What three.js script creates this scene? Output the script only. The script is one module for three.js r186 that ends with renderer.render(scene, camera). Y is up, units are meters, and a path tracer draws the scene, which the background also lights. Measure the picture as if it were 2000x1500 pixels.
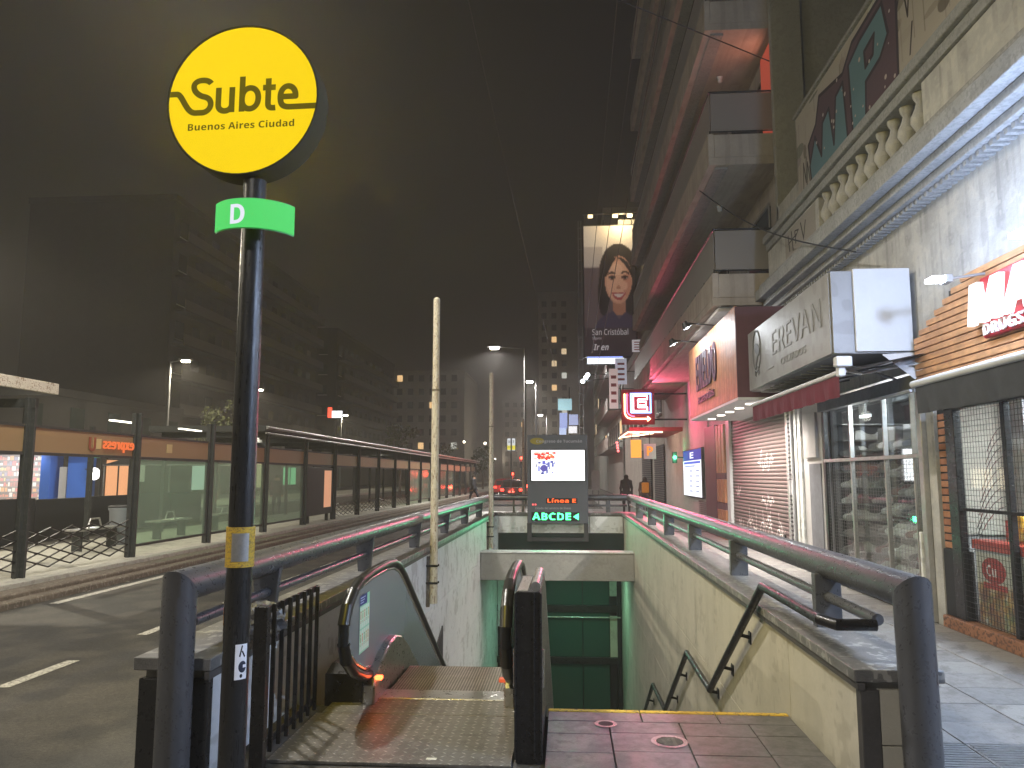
import * as THREE from 'three';
import { mergeGeometries, toCreasedNormals } from 'three/addons/utils/BufferGeometryUtils.js';
import { RoundedBoxGeometry } from 'three/addons/geometries/RoundedBoxGeometry.js';
import { MarchingCubes } from 'three/addons/objects/MarchingCubes.js';
import { FontLoader } from 'three/addons/loaders/FontLoader.js';
import { TextGeometry } from 'three/addons/geometries/TextGeometry.js';
import { RectAreaLightUniformsLib } from 'three/addons/lights/RectAreaLightUniformsLib.js';

// ---------------------------------------------------------------- camera, sky, air, exposure
const scene = new THREE.Scene();
const camera = new THREE.PerspectiveCamera(53.13, 4 / 3, 0.1, 900);
camera.position.set(0, 1.65, 0);
camera.rotation.order = 'YXZ';
camera.rotation.set(THREE.MathUtils.degToRad(6.805), THREE.MathUtils.degToRad(4.014), 0);
const renderer = new THREE.WebGLRenderer({ antialias: true });
renderer.toneMapping = THREE.LinearToneMapping;
renderer.toneMappingExposure = 1.18;
renderer.shadowMap.enabled = true;
{ // a clouded city night: even brown glow, a little stronger towards the horizon
  const W = 64, H = 32, d = new Float32Array(W * H * 4);
  for (let j = 0; j < H; j++) for (let i = 0; i < W; i++) {
    const el = Math.max(0, ((j + 0.5) / H - 0.5) * Math.PI), k = 0.7 + 0.6 * Math.exp(-el * 2.5), o = (j * W + i) * 4;
    d[o] = 0.0042 * k; d[o + 1] = 0.0036 * k; d[o + 2] = 0.0031 * k; d[o + 3] = 1;
  }
  const sky = new THREE.DataTexture(d, W, H, THREE.RGBAFormat, THREE.FloatType);
  sky.mapping = THREE.EquirectangularReflectionMapping; sky.magFilter = THREE.LinearFilter; sky.needsUpdate = true;
  scene.background = sky; scene.environment = sky;
}
scene.fog = new THREE.FogExp2(0xe6e2e0, 0.0019);
RectAreaLightUniformsLib.init();

// ---------------------------------------------------------------- helpers
let seed = 7;
const rnd = (a = 1, b) => { seed = (seed * 1664525 + 1013904223) >>> 0; const r = seed / 4294967296; return b === undefined ? r * a : a + r * (b - a); };
const nth = (k) => ['first', 'second', 'third', 'fourth', 'fifth', 'sixth', 'seventh', 'eighth', 'ninth', 'tenth', 'eleventh', 'twelfth', 'thirteenth', 'fourteenth', 'fifteenth', 'sixteenth', 'seventeenth', 'eighteenth', 'nineteenth', 'twentieth'][k] ?? `number ${k + 1}`;
const pick = (a) => a[Math.floor(rnd(a.length))];
const V = (x, y, z) => new THREE.Vector3(x, y, z);
const used = {};
const numbered = (n) => { const k = used[n] = (used[n] ?? -1) + 1; return k ? `${n}_${String(k).padStart(3, '0')}` : n; };
function thing(name, label, category, at = [0, 0, 0], group) {
  const o = new THREE.Group(); o.name = numbered(name); o.position.set(...at);
  o.userData = { label, category }; if (group) o.userData.group = group;
  scene.add(o); return o;
}
// a part whose geometry is given in world coordinates; it is kept relative to its thing
function part(name, geo, mat, parent) {
  const m = new THREE.Mesh(Array.isArray(geo) ? join(geo) : geo, mat); m.name = name;
  const off = V(0, 0, 0); for (let p = parent; p && p !== scene; p = p.parent) off.add(p.position);
  m.geometry.translate(-off.x, -off.y, -off.z); parent.add(m); return m;
}
// a part that shares its geometry and is placed
function put(name, geo, mat, parent, x, y, z, ry = 0, rx = 0, rz = 0) {
  const m = new THREE.Mesh(geo, mat); m.name = name;
  const off = V(0, 0, 0); for (let p = parent; p && p !== scene; p = p.parent) off.add(p.position);
  m.position.set(x - off.x, y - off.y, z - off.z); m.rotation.set(rx, ry, rz); parent.add(m); return m;
}
function solo(name, geo, mat, label, category, group) {
  const g = Array.isArray(geo) ? join(geo) : geo; g.computeBoundingBox();
  const c = g.boundingBox.getCenter(V(0, 0, 0)); c.y = g.boundingBox.min.y; g.translate(-c.x, -c.y, -c.z);
  const m = new THREE.Mesh(g, mat); m.name = numbered(name); m.position.copy(c); m.userData = { label, category }; if (group) m.userData.group = group;
  scene.add(m); return m;
}
function structure(name, geo, mat) { const m = new THREE.Mesh(Array.isArray(geo) ? join(geo) : geo, mat); m.name = numbered(name); m.userData = { kind: 'structure' }; scene.add(m); return m; }
const flat = (g) => { const n = g.index ? g.toNonIndexed() : g; for (const k of Object.keys(n.attributes)) if (!['position', 'normal', 'uv'].includes(k)) n.deleteAttribute(k); return n; };
const join = (a) => mergeGeometries(a.map(flat));
// uv in metres from the face direction
function muv(geo) {
  const g = flat(geo), p = g.attributes.position, uv = new Float32Array(p.count * 2), a = V(), b = V(), c = V();
  for (let i = 0; i < p.count; i += 3) {
    a.fromBufferAttribute(p, i); b.fromBufferAttribute(p, i + 1).sub(a); c.fromBufferAttribute(p, i + 2).sub(a); b.cross(c);
    const nx = Math.abs(b.x), ny = Math.abs(b.y), nz = Math.abs(b.z);
    for (let k = i; k < i + 3; k++) {
      const x = p.getX(k), y = p.getY(k), z = p.getZ(k);
      if (ny >= nx && ny >= nz) { uv[2 * k] = x; uv[2 * k + 1] = -z; } else if (nx >= nz) { uv[2 * k] = z; uv[2 * k + 1] = y; } else { uv[2 * k] = x; uv[2 * k + 1] = y; }
    }
  }
  g.setAttribute('uv', new THREE.BufferAttribute(uv, 2)); return g;
}
// boxes by extents: x0..x1, y0..y1, and distance down the street d0..d1
function bx(x0, x1, y0, y1, d0, d1, bev = 0) {
  const w = Math.abs(x1 - x0), h = Math.abs(y1 - y0), d = Math.abs(d1 - d0);
  const b = Math.min(bev, w / 2.2, h / 2.2, d / 2.2);
  const g = b > 0 ? new RoundedBoxGeometry(w, h, d, 1, b) : new THREE.BoxGeometry(w, h, d);
  g.translate((x0 + x1) / 2, (y0 + y1) / 2, -(d0 + d1) / 2); return muv(g);
}
const bc = (w, h, d, bev = 0) => bx(-w / 2, w / 2, -h / 2, h / 2, -d / 2, d / 2, bev);
function cyl(r0, r1, h, x, y, z, n = 20) { const g = new THREE.CylinderGeometry(r1, r0, h, n); g.translate(x, y + h / 2, z); return g; }
// round pipe along a polyline with mitred corners
function pipe(pts, r, n = 14, caps = true, flatten = 1) {
  const P = [], N = [], U = [], push = (p, q, u, v) => { P.push(p.x, p.y, p.z); N.push(q.x, q.y, q.z); U.push(u, v); };
  let len = 0;
  for (let i = 0; i < pts.length - 1; i++) {
    const A = pts[i], B = pts[i + 1], d = B.clone().sub(A).normalize(), L = A.distanceTo(B);
    const up = Math.abs(d.y) > 0.95 ? V(1, 0, 0) : V(0, 1, 0), u = up.clone().cross(d).normalize(), v = d.clone().cross(u);
    const mA = i ? d.clone().add(A.clone().sub(pts[i - 1]).normalize()).normalize() : d, mB = i < pts.length - 2 ? d.clone().add(pts[i + 2].clone().sub(B).normalize()).normalize() : d;
    const ring = (C, m, a) => { const o = u.clone().multiplyScalar(Math.cos(a) * r).addScaledVector(v, Math.sin(a) * r * flatten); const t = -o.dot(m) / d.dot(m); return C.clone().add(o).addScaledVector(d, t); };
    for (let k = 0; k < n; k++) {
      const a0 = k / n * Math.PI * 2, a1 = (k + 1) / n * Math.PI * 2;
      const n0 = u.clone().multiplyScalar(Math.cos(a0)).addScaledVector(v, Math.sin(a0)), n1 = u.clone().multiplyScalar(Math.cos(a1)).addScaledVector(v, Math.sin(a1));
      const p00 = ring(A, mA, a0), p01 = ring(A, mA, a1), p10 = ring(B, mB, a0), p11 = ring(B, mB, a1);
      const w0 = a0 * r, w1 = a1 * r;
      push(p00, n0, len, w0); push(p01, n1, len, w1); push(p11, n1, len + L, w1); push(p00, n0, len, w0); push(p11, n1, len + L, w1); push(p10, n0, len + L, w0);
      if (caps && i === 0) { const q = d.clone().negate(); push(A, q, 0, 0); push(p01, q, 0, r); push(p00, q, r, 0); }
      if (caps && i === pts.length - 2) { push(B, d, 0, 0); push(p10, d, r, 0); push(p11, d, 0, r); }
    }
    len += L;
  }
  const g = new THREE.BufferGeometry(); g.setAttribute('position', new THREE.Float32BufferAttribute(P, 3)); g.setAttribute('normal', new THREE.Float32BufferAttribute(N, 3)); g.setAttribute('uv', new THREE.Float32BufferAttribute(U, 2)); return g;
}
// a profile in the (distance, height) plane given thickness along x
function prof(points, x0, x1, bevel = 0) {
  const s = new THREE.Shape(points.map(([d, y]) => new THREE.Vector2(d, y)));
  const g = new THREE.ExtrudeGeometry(s, { depth: x1 - x0 - 2 * bevel, bevelEnabled: bevel > 0, bevelSize: bevel, bevelThickness: bevel, bevelSegments: 1, curveSegments: 8 });
  g.translate(0, 0, x0 + bevel); g.rotateY(Math.PI / 2); return muv(g);
}
// flat print facing: 'street' (-x), 'camera' (+z), 'right' (+x); w along reading direction
function sheet(w, h, x, y, z, face = 'camera') {
  const g = new THREE.PlaneGeometry(w, h); if (face === 'street') g.rotateY(-Math.PI / 2); if (face === 'right') g.rotateY(Math.PI / 2); if (face === 'back') g.rotateY(Math.PI); g.translate(x, y, z); return g;
}
function rod(ax, ay, ad, bx_, by, bd, r, n = 8) { return pipe([V(ax, ay, -ad), V(bx_, by, -bd)], r, n); }

// ---------------------------------------------------------------- textures
function field(N, cells, s) { // tileable value noise
  const g = new Float32Array(cells * cells); let q = s * 9301 + 49297; for (let i = 0; i < g.length; i++) { q = (q * 1664525 + 1013904223) >>> 0; g[i] = q / 4294967296; }
  const o = new Float32Array(N * N), f = cells / N;
  for (let y = 0; y < N; y++) { const Y = y * f, y0 = Math.floor(Y) % cells, y1 = (y0 + 1) % cells; let ty = Y - Math.floor(Y); ty = ty * ty * (3 - 2 * ty);
    for (let x = 0; x < N; x++) { const X = x * f, x0 = Math.floor(X) % cells, x1 = (x0 + 1) % cells; let tx = X - Math.floor(X); tx = tx * tx * (3 - 2 * tx);
      o[y * N + x] = (g[y0 * cells + x0] * (1 - tx) + g[y0 * cells + x1] * tx) * (1 - ty) + (g[y1 * cells + x0] * (1 - tx) + g[y1 * cells + x1] * tx) * ty; } }
  return o;
}
const TN = 512;
const nA = field(TN, 5, 1), nB = field(TN, 16, 2), nC = field(TN, 48, 3), nD = field(TN, 170, 4), nE = field(TN, 512, 5), nF = field(TN, 11, 6), nG = field(TN, 8, 11);
const fbm = (i) => nA[i] * 0.35 + nB[i] * 0.3 + nC[i] * 0.2 + nD[i] * 0.15;
const lin2s = (c) => { c = Math.min(1, Math.max(0, c)); return 255 * (c <= 0.0031308 ? c * 12.92 : 1.055 * c ** (1 / 2.4) - 0.055); };
function dtex(fn, metres, srgb = true) { // fn(i, x, y) -> [r, g, b] linear (colour) or grey
  const d = new Uint8Array(TN * TN * 4);
  for (let y = 0; y < TN; y++) for (let x = 0; x < TN; x++) { const i = y * TN + x, c = fn(i, x, y), o = i * 4;
    if (srgb) { d[o] = lin2s(c[0]); d[o + 1] = lin2s(c[1]); d[o + 2] = lin2s(c[2]); } else d[o] = d[o + 1] = d[o + 2] = 255 * Math.min(1, Math.max(0, c)); d[o + 3] = 255; }
  const t = new THREE.DataTexture(d, TN, TN); t.wrapS = t.wrapT = THREE.RepeatWrapping; t.magFilter = THREE.LinearFilter; t.repeat.set(1 / metres, 1 / metres); if (srgb) t.colorSpace = THREE.SRGBColorSpace; t.needsUpdate = true; return t;
}
const sm = (a, b, x) => { x = Math.min(1, Math.max(0, (x - a) / (b - a))); return x * x * (3 - 2 * x); };
const tint = (c, k) => [c[0] * k, c[1] * k, c[2] * k], mixc = (a, b, t) => [a[0] + (b[0] - a[0]) * t, a[1] + (b[1] - a[1]) * t, a[2] + (b[2] - a[2]) * t];
function std(color, rough = 0.7, metal = 0, extra = {}) { const m = new THREE.MeshStandardMaterial({ roughness: rough, metalness: metal, ...extra }); if (Array.isArray(color)) m.color.setRGB(...color); else m.color.set(color); return m; }
function phys(color, o) { const m = new THREE.MeshPhysicalMaterial(o); if (Array.isArray(color)) m.color.setRGB(...color); return m; }
const bumpFine = dtex((i) => nD[i] * 0.5 + nE[i] * 0.5, 0.5, false), bumpMid = dtex((i) => nB[i] * 0.4 + nC[i] * 0.35 + nD[i] * 0.25, 1.6, false);
const roughWet = dtex((i) => 0.48 + 0.3 * sm(0.25, 0.75, nB[i] * 0.35 + nC[i] * 0.4 + nD[i] * 0.25), 2.3, false);
const wearRough = dtex((i) => 0.2 + 0.14 * nC[i] + 0.14 * nD[i], 1.3, false);
function surf(fn, metres, rough, bumpMap, bumpScale, extra = {}) { return std([1, 1, 1], rough, 0, { map: dtex(fn, metres), bumpMap, bumpScale, ...extra }); }

const M = {};
M.asphalt = surf((i) => { let k = 0.6 + 0.5 * fbm(i) + 0.5 * (nE[i] - 0.5) + 0.25 * (nD[i] - 0.5); return tint(mixc([0.05, 0.047, 0.042], [0.082, 0.074, 0.062], sm(0.3, 0.8, nF[i])), k); }, 3.1, 0.8, bumpFine, 0.004);
M.asphalt.roughness = 0.72;
M.slab = [0, 1, 2].map((v) => surf((i) => { const k = 0.72 + 0.45 * fbm(i) + 0.14 * (nE[i] - 0.5); let c = tint(v === 0 ? [0.215, 0.21, 0.205] : v === 1 ? [0.19, 0.19, 0.19] : [0.235, 0.23, 0.22], k); const j = (i + v * 9000) % (TN * TN), st = sm(0.5, 0.8, nB[j] * 0.3 + nC[j] * 0.4 + nD[i] * 0.3); c = mixc(c, [0.1, 0.095, 0.09], st * 0.6); return c; }, 1.7 + v * 0.3, 0.55, bumpFine, 0.002, { roughnessMap: roughWet }));
M.slab.forEach((m) => { m.roughness = 1; });
M.joint = std([0.055, 0.05, 0.045], 0.95);
M.landing = surf((i) => { const k = 0.6 + 0.6 * fbm(i) + 0.2 * (nE[i] - 0.5); return mixc(tint([0.15, 0.142, 0.14], k), [0.06, 0.056, 0.054], sm(0.45, 0.75, nB[i] * 0.35 + nC[i] * 0.4 + nD[i] * 0.25) * 0.6); }, 1.3, 0.6, bumpFine, 0.0015, { roughnessMap: roughWet });
M.granite = surf((i) => { const k = 0.5 + 0.7 * fbm(i) + 0.5 * (nE[i] - 0.5); return mixc(tint([0.16, 0.155, 0.15], k), [0.36, 0.35, 0.32], sm(0.66, 0.72, nC[i] * 0.5 + nB[i] * 0.5) * 0.6); }, 1.1, 0.4, bumpFine, 0.001);
M.copingEdge = surf((i) => tint([0.06, 0.055, 0.052], 0.6 + 0.8 * fbm(i)), 0.9, 0.5, bumpFine, 0.001);
M.beige = surf((i, x, y) => { const k = 0.95 + 0.35 * fbm(i) + 0.08 * (nE[i] - 0.5); const dr = sm(0.5, 0.72, nF[(Math.floor(y * 0.12) * TN + x) % (TN * TN)]); return mixc(tint([0.37, 0.345, 0.285], k), [0.17, 0.15, 0.115], dr * 0.08 + 0.3 * sm(0.55, 0.75, nC[i] * 0.5 + nG[i] * 0.5)); }, 2.3, 0.6, bumpFine, 0.001);
M.whitePanel = surf((i) => { const k = 0.85 + 0.22 * fbm(i); return mixc(tint([0.7, 0.71, 0.7], k), [0.33, 0.32, 0.3], 0.5 * sm(0.6, 0.74, nC[i] * 0.4 + nF[i] * 0.6)); }, 2.7, 0.55, bumpFine, 0.0006);
M.concrete = surf((i) => { const k = 0.7 + 0.5 * fbm(i) + 0.1 * (nE[i] - 0.5); return mixc(tint([0.34, 0.335, 0.31], k), [0.2, 0.19, 0.18], 0.45 * sm(0.42, 0.75, nB[i] * 0.3 + nC[i] * 0.4 + nD[i] * 0.3)); }, 2.1, 0.85, bumpMid, 0.003);
M.balcony = surf((i, x, y) => { const k = 0.75 + 0.45 * fbm(i); const dr = sm(0.56, 0.75, nC[(Math.floor(y * 0.1) * TN + x) % (TN * TN)]); return mixc(tint([0.36, 0.315, 0.28], k), [0.2, 0.175, 0.155], dr * 0.28 + 0.2 * sm(0.5, 0.7, nG[i] * 0.6 + nC[i] * 0.4)); }, 2.9, 0.9, bumpMid, 0.003);
M.plaster = surf((i, x, y) => { const k = 0.72 + 0.5 * fbm(i); const dr = sm(0.5, 0.7, nC[(Math.floor(y * 0.08) * TN + x) % (TN * TN)] * 0.7 + nA[i] * 0.3), pa = sm(0.58, 0.66, nB[i] * 0.5 + nC[i] * 0.5); return mixc(mixc(tint([0.4, 0.39, 0.375], k), [0.19, 0.185, 0.18], dr * 0.32 + 0.3 * sm(0.5, 0.7, nG[i] * 0.6 + nC[i] * 0.4)), [0.5, 0.47, 0.42], pa * 0.3); }, 2.6, 0.92, bumpMid, 0.005);
M.cornice = surf((i) => { const k = 0.6 + 0.6 * fbm(i); return mixc(tint([0.3, 0.3, 0.3], k), [0.13, 0.13, 0.135], sm(0.4, 0.72, nC[i] * 0.45 + nB[i] * 0.25 + nD[i] * 0.3) * 0.6); }, 1.4, 0.92, bumpMid, 0.004);
M.kerb = surf((i) => { const k = 0.6 + 0.7 * fbm(i) + 0.3 * (nE[i] - 0.5); return mixc(tint([0.13, 0.105, 0.08], k), [0.3, 0.27, 0.22], 0.5 * sm(0.63, 0.7, nC[i] * 0.6 + nD[i] * 0.4)); }, 1.5, 0.9, bumpMid, 0.006);
M.platform = surf((i) => { const k = 0.75 + 0.4 * fbm(i) + 0.12 * (nE[i] - 0.5); return mixc(tint([0.4, 0.39, 0.34], k), [0.2, 0.19, 0.17], 0.5 * sm(0.6, 0.72, nC[i] * 0.5 + nF[i] * 0.5)); }, 2.4, 0.8, bumpFine, 0.002);
const paintFn = (base, rust, amt) => (i) => mixc(tint(base, 0.86 + 0.28 * fbm(i)), rust, amt * sm(0.66, 0.74, nC[i] * 0.3 + nB[i] * 0.2 + nD[i] * 0.5));
M.rail = surf(paintFn([0.11, 0.112, 0.122], [0.1, 0.07, 0.06], 0.1), 0.9, 1, bumpFine, 0.00006, { roughnessMap: wearRough, metalness: 0.45 });
M.postGrey = surf(paintFn([0.13, 0.127, 0.12], [0.06, 0.055, 0.05], 0.6), 0.8, 1, bumpFine, 0.0005, { roughnessMap: wearRough, metalness: 0.15 });
M.poleDark = surf(paintFn([0.022, 0.022, 0.023], [0.06, 0.055, 0.05], 0.5), 0.7, 1, bumpFine, 0.0003, { roughnessMap: wearRough, metalness: 0.2 });
M.blackMetal = surf(paintFn([0.014, 0.013, 0.013], [0.05, 0.045, 0.04], 0.5), 0.6, 1, bumpFine, 0.0003, { roughnessMap: wearRough, metalness: 0.2 });
M.shelter = surf(paintFn([0.028, 0.031, 0.03], [0.1, 0.095, 0.085], 0.5), 1.1, 0.6, bumpFine, 0.0005);
M.oldPole = surf((i, x, y) => { const k = 0.75 + 0.4 * fbm(i); const ch = sm(0.6, 0.66, nC[i] * 0.5 + nD[i] * 0.3 + nB[i] * 0.2); return mixc(tint([0.56, 0.51, 0.42], k), [0.17, 0.1, 0.06], ch * 0.85); }, 0.7, 0.75, bumpMid, 0.002);
M.steel = surf((i) => tint([0.42, 0.41, 0.4], 0.75 + 0.45 * fbm(i)), 0.8, 1, bumpFine, 0.0003, { metalness: 0.85, roughnessMap: wearRough });
M.chrome = std([0.7, 0.7, 0.7], 0.22, 1);
M.rubber = std([0.012, 0.012, 0.012], 0.32);
const plateB = dtex((i, x, y) => { const u = x / TN * 16 % 1, v = y / TN * 16 % 1, f = (Math.floor(x / TN * 16) + Math.floor(y / TN * 16)) % 2; const a = f ? u - 0.5 + (v - 0.5) : u - 0.5 - (v - 0.5), b = f ? u - 0.5 - (v - 0.5) : u - 0.5 + (v - 0.5); return 1 - sm(0.06, 0.16, Math.abs(a) + 0.28 * Math.abs(b)); }, 0.95, false);
const stud = (x, y) => { const u = x / TN * 16 % 1, v = y / TN * 16 % 1, f = (Math.floor(x / TN * 16) + Math.floor(y / TN * 16)) % 2, a = f ? u - 0.5 + (v - 0.5) : u - 0.5 - (v - 0.5), b = f ? u - 0.5 - (v - 0.5) : u - 0.5 + (v - 0.5); return 1 - sm(0.08, 0.2, Math.abs(a) + 0.28 * Math.abs(b)); };
M.floorPlate = std([1, 1, 1], 0.45, 0.4, { map: dtex((i, x, y) => tint(mixc(tint([0.3, 0.28, 0.25], 0.65 + 0.6 * fbm(i)), [0.1, 0.088, 0.075], 0.6 * sm(0.45, 0.72, nA[i] * 0.3 + nB[i] * 0.4 + nD[i] * 0.3)), 0.62 + 0.75 * stud(x, y)), 0.95), bumpMap: plateB, bumpScale: 0.005 });
const grooveB = dtex((i, x) => (x / TN * 26 % 1 < 0.45 ? 1 : 0), 0.58, false);
M.tread = std([1, 1, 1], 0.45, 0.35, { map: dtex((i, x) => tint([0.34, 0.31, 0.29], (0.55 + 0.6 * fbm(i)) * (x / TN * 26 % 1 < 0.45 ? 1 : 0.35)), 0.58), bumpMap: grooveB, bumpScale: 0.004 });
const woodFn = (a, b) => (i, x, y) => { const g = nC[(Math.floor(y * 0.06) * TN + x) % (TN * TN)] * 0.6 + nD[(Math.floor(y * 0.1) * TN + x) % (TN * TN)] * 0.4; return tint(mixc(a, b, g), 0.8 + 0.35 * nB[i]); };
M.wood = surf(woodFn([0.24, 0.09, 0.04], [0.46, 0.2, 0.09]), 1.3, 0.5, bumpFine, 0.001);
M.woodSlat = surf((i, x, y) => { const g = nC[(y * TN + Math.floor(x * 0.06)) % (TN * TN)] * 0.6 + nD[(y * TN + Math.floor(x * 0.1)) % (TN * TN)] * 0.4; return tint(mixc([0.3, 0.14, 0.06], [0.55, 0.29, 0.13], g), 0.8 + 0.35 * nB[i]); }, 1.1, 0.55, bumpFine, 0.001);
M.maroon = surf((i) => tint([0.12, 0.016, 0.03], 0.7 + 0.5 * fbm(i)), 0.8, 0.9, bumpFine, 0.001);
M.canvasGrey = surf((i) => tint([0.16, 0.165, 0.185], 0.7 + 0.5 * fbm(i)), 0.9, 0.9, bumpFine, 0.001);
M.canvasDark = surf((i) => tint([0.045, 0.047, 0.055], 0.7 + 0.5 * fbm(i)), 0.9, 0.85, bumpFine, 0.001);
M.purple = surf((i) => tint([0.085, 0.03, 0.04], 0.75 + 0.5 * fbm(i)), 1.2, 0.6, bumpFine, 0.0005);
M.signGrey = surf((i) => mixc(tint([0.25, 0.245, 0.25], 0.85 + 0.25 * fbm(i)), [0.16, 0.15, 0.15], 0.4 * sm(0.6, 0.72, nF[i])), 1.7, 0.45, bumpFine, 0.0003);
M.white = surf((i) => tint([0.5, 0.5, 0.52], 0.9 + 0.15 * fbm(i)), 1.5, 0.5, bumpFine, 0.0003);
M.paleWall = surf((i) => tint([0.46, 0.44, 0.44], 0.8 + 0.35 * fbm(i)), 1.9, 0.8, bumpFine, 0.001);
M.black = std([0.012, 0.012, 0.013], 0.6);
M.dark = std([0.03, 0.03, 0.032], 0.7);
M.grey = std([0.18, 0.18, 0.18], 0.7);
M.aluminium = surf((i) => tint([0.5, 0.49, 0.47], 0.7 + 0.45 * fbm(i)), 0.7, 0.4, bumpFine, 0.0004, { metalness: 0.8 });
M.brick = [surf((i) => tint([0.36, 0.17, 0.09], 0.65 + 0.6 * fbm(i)), 0.7, 0.85, bumpMid, 0.004), surf((i) => tint([0.28, 0.12, 0.065], 0.65 + 0.6 * fbm(i)), 0.6, 0.85, bumpMid, 0.004)];
M.stepWood = surf((i) => mixc(tint([0.3, 0.14, 0.075], 0.65 + 0.6 * fbm(i)), [0.12, 0.06, 0.04], sm(0.55, 0.7, nC[i])), 0.9, 0.6, bumpMid, 0.003);
M.yellowPaint = surf((i) => mixc(tint([0.62, 0.4, 0.035], 0.85 + 0.3 * fbm(i)), [0.2, 0.14, 0.06], sm(0.6, 0.68, nC[i] * 0.6 + nD[i] * 0.4)), 0.7, 0.7, bumpFine, 0.001);
M.roadPaint = surf((i) => mixc(tint([0.55, 0.53, 0.47], 0.8 + 0.3 * fbm(i)), [0.1, 0.095, 0.085], 0.8 * sm(0.5, 0.66, nC[i] * 0.5 + nD[i] * 0.5)), 0.9, 0.8, bumpFine, 0.001);
M.shutter = std([0.22, 0.195, 0.185], 0.5, 0.4);
M.glassClear = phys([0.86, 0.9, 0.9], { transmission: 1, thickness: 0, roughness: 0.03, ior: 1.5 });
M.glassGreen = phys([0.72, 0.86, 0.74], { transmission: 0.84, thickness: 0, roughness: 0.1, ior: 1.5 });
M.glassEsc = phys([0.36, 0.37, 0.36], { transmission: 0.45, thickness: 0, roughness: 0.2, ior: 1.5 });
M.glassDark = phys([0.02, 0.03, 0.028], { roughness: 0.12, ior: 1.5 });
M.glassDeep = phys([0.018, 0.06, 0.045], { roughness: 0.16, ior: 1.5 });
M.glassRail = phys([0.4, 0.37, 0.36], { transmission: 0.5, thickness: 0, roughness: 0.45, ior: 1.5 });
M.orangeBand = phys([0.38, 0.26, 0.12], { transmission: 0.4, thickness: 0, roughness: 0.5 });
function glow(rgb, k = 1, base = [0.05, 0.05, 0.05]) { const m = std(base, 0.5); m.emissive.setRGB(...rgb); m.emissiveIntensity = k; return m; }
M.lamp = glow([1, 0.93, 0.8], 14); M.lampCool = glow([0.85, 0.92, 1], 14); M.tubeWhite = glow([0.9, 0.95, 1], 2.5);

// canvas prints
function canvas(w, h, draw) { const c = document.createElement('canvas'); c.width = w; c.height = h; const g = c.getContext('2d'); draw(g, w, h); const t = new THREE.CanvasTexture(c); t.colorSpace = THREE.SRGBColorSpace; return t; }
function print(tex, rough = 0.6, extra = {}) { return std([1, 1, 1], rough, 0, { map: tex, ...extra }); }
function screen(tex, k, base = 0.03) { const m = phys([base, base, base], { roughness: 0.85, specularIntensity: 0.15, emissiveMap: tex }); m.emissive.setRGB(1, 1, 1); m.emissiveIntensity = k; return m; }

const font = await new FontLoader().loadAsync('fonts/droid/droid_sans_bold.typeface.json');
const fontR = await new FontLoader().loadAsync('fonts/droid/droid_sans_regular.typeface.json');
// raised lettering in the plane facing: centre at (x, y, z), given width and height
function letters(str, w, h, depth, x, y, z, face = 'camera', f = font, shear = 0) {
  const g = new TextGeometry(str, { font: f, size: 1, depth: 1, curveSegments: 4, bevelEnabled: false }); g.computeBoundingBox();
  const b = g.boundingBox; g.translate(-(b.min.x + b.max.x) / 2, -(b.min.y + b.max.y) / 2, 0); g.scale(w / (b.max.x - b.min.x), h / (b.max.y - b.min.y), depth);
  if (shear) g.applyMatrix4(new THREE.Matrix4().makeShear(0, 0, shear, 0, 0, 0));
  if (face === 'street') g.rotateY(-Math.PI / 2); if (face === 'right') g.rotateY(Math.PI / 2); g.translate(x, y, z); return g;
}
// lights
function bulb(x, y, z, rgb, cd, parent, radius = 2) { const l = new THREE.PointLight(new THREE.Color().setRGB(...rgb), cd, 0, 2); l.castShadow = true; l.shadow.radius = radius; const off = V(0, 0, 0); for (let p = parent; p && p !== scene; p = p.parent) off.add(p.position); l.position.set(x - off.x, y - off.y, z - off.z); parent.add(l); return l; }
function panelLight(x, y, z, w, h, rgb, k, toward, parent) { const l = new THREE.RectAreaLight(new THREE.Color().setRGB(...rgb), k, w, h); const off = V(0, 0, 0); for (let p = parent; p && p !== scene; p = p.parent) off.add(p.position); l.position.set(x - off.x, y - off.y, z - off.z); parent.add(l); scene.updateMatrixWorld(true); l.lookAt(toward[0], toward[1], toward[2]); return l; }
function spot(x, y, z, tx, ty, tz, rgb, cd, angle, parent) { const l = new THREE.SpotLight(new THREE.Color().setRGB(...rgb), cd, 0, angle, 0.6, 2); l.castShadow = true; const off = V(0, 0, 0); for (let p = parent; p && p !== scene; p = p.parent) off.add(p.position); l.position.set(x - off.x, y - off.y, z - off.z); parent.add(l); const t = new THREE.Object3D(); t.position.set(tx - off.x, ty - off.y, tz - off.z); parent.add(t); l.target = t; return l; }

// ---------------------------------------------------------------- ground
const hole = (x0, x1, d0, d1) => new THREE.Path([new THREE.Vector2(x0, d0), new THREE.Vector2(x0, d1), new THREE.Vector2(x1, d1), new THREE.Vector2(x1, d0)]);
function sheetY(x0, x1, d0, d1, y, holes = []) { const s = new THREE.Shape([new THREE.Vector2(x0, d0), new THREE.Vector2(x1, d0), new THREE.Vector2(x1, d1), new THREE.Vector2(x0, d1)]); s.holes.push(...holes); const g = new THREE.ShapeGeometry(s); g.rotateX(-Math.PI / 2); g.translate(0, y, 0); return muv(g); }
structure('ground', sheetY(-420, 420, -60, 620, -0.16, [hole(-2.2, 1.7, 4.35, 27)]), M.asphalt);
structure('road', bx(-7.4, -2.4, -0.15, -0.12, -20, 300), M.asphalt);
structure('road', bx(-19, -11.6, -0.15, -0.12, -20, 300), M.asphalt);
const kerbR = structure('kerb', bx(-2.4, -2.34, -0.15, -0.02, -15, 300), M.kerb);
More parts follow.
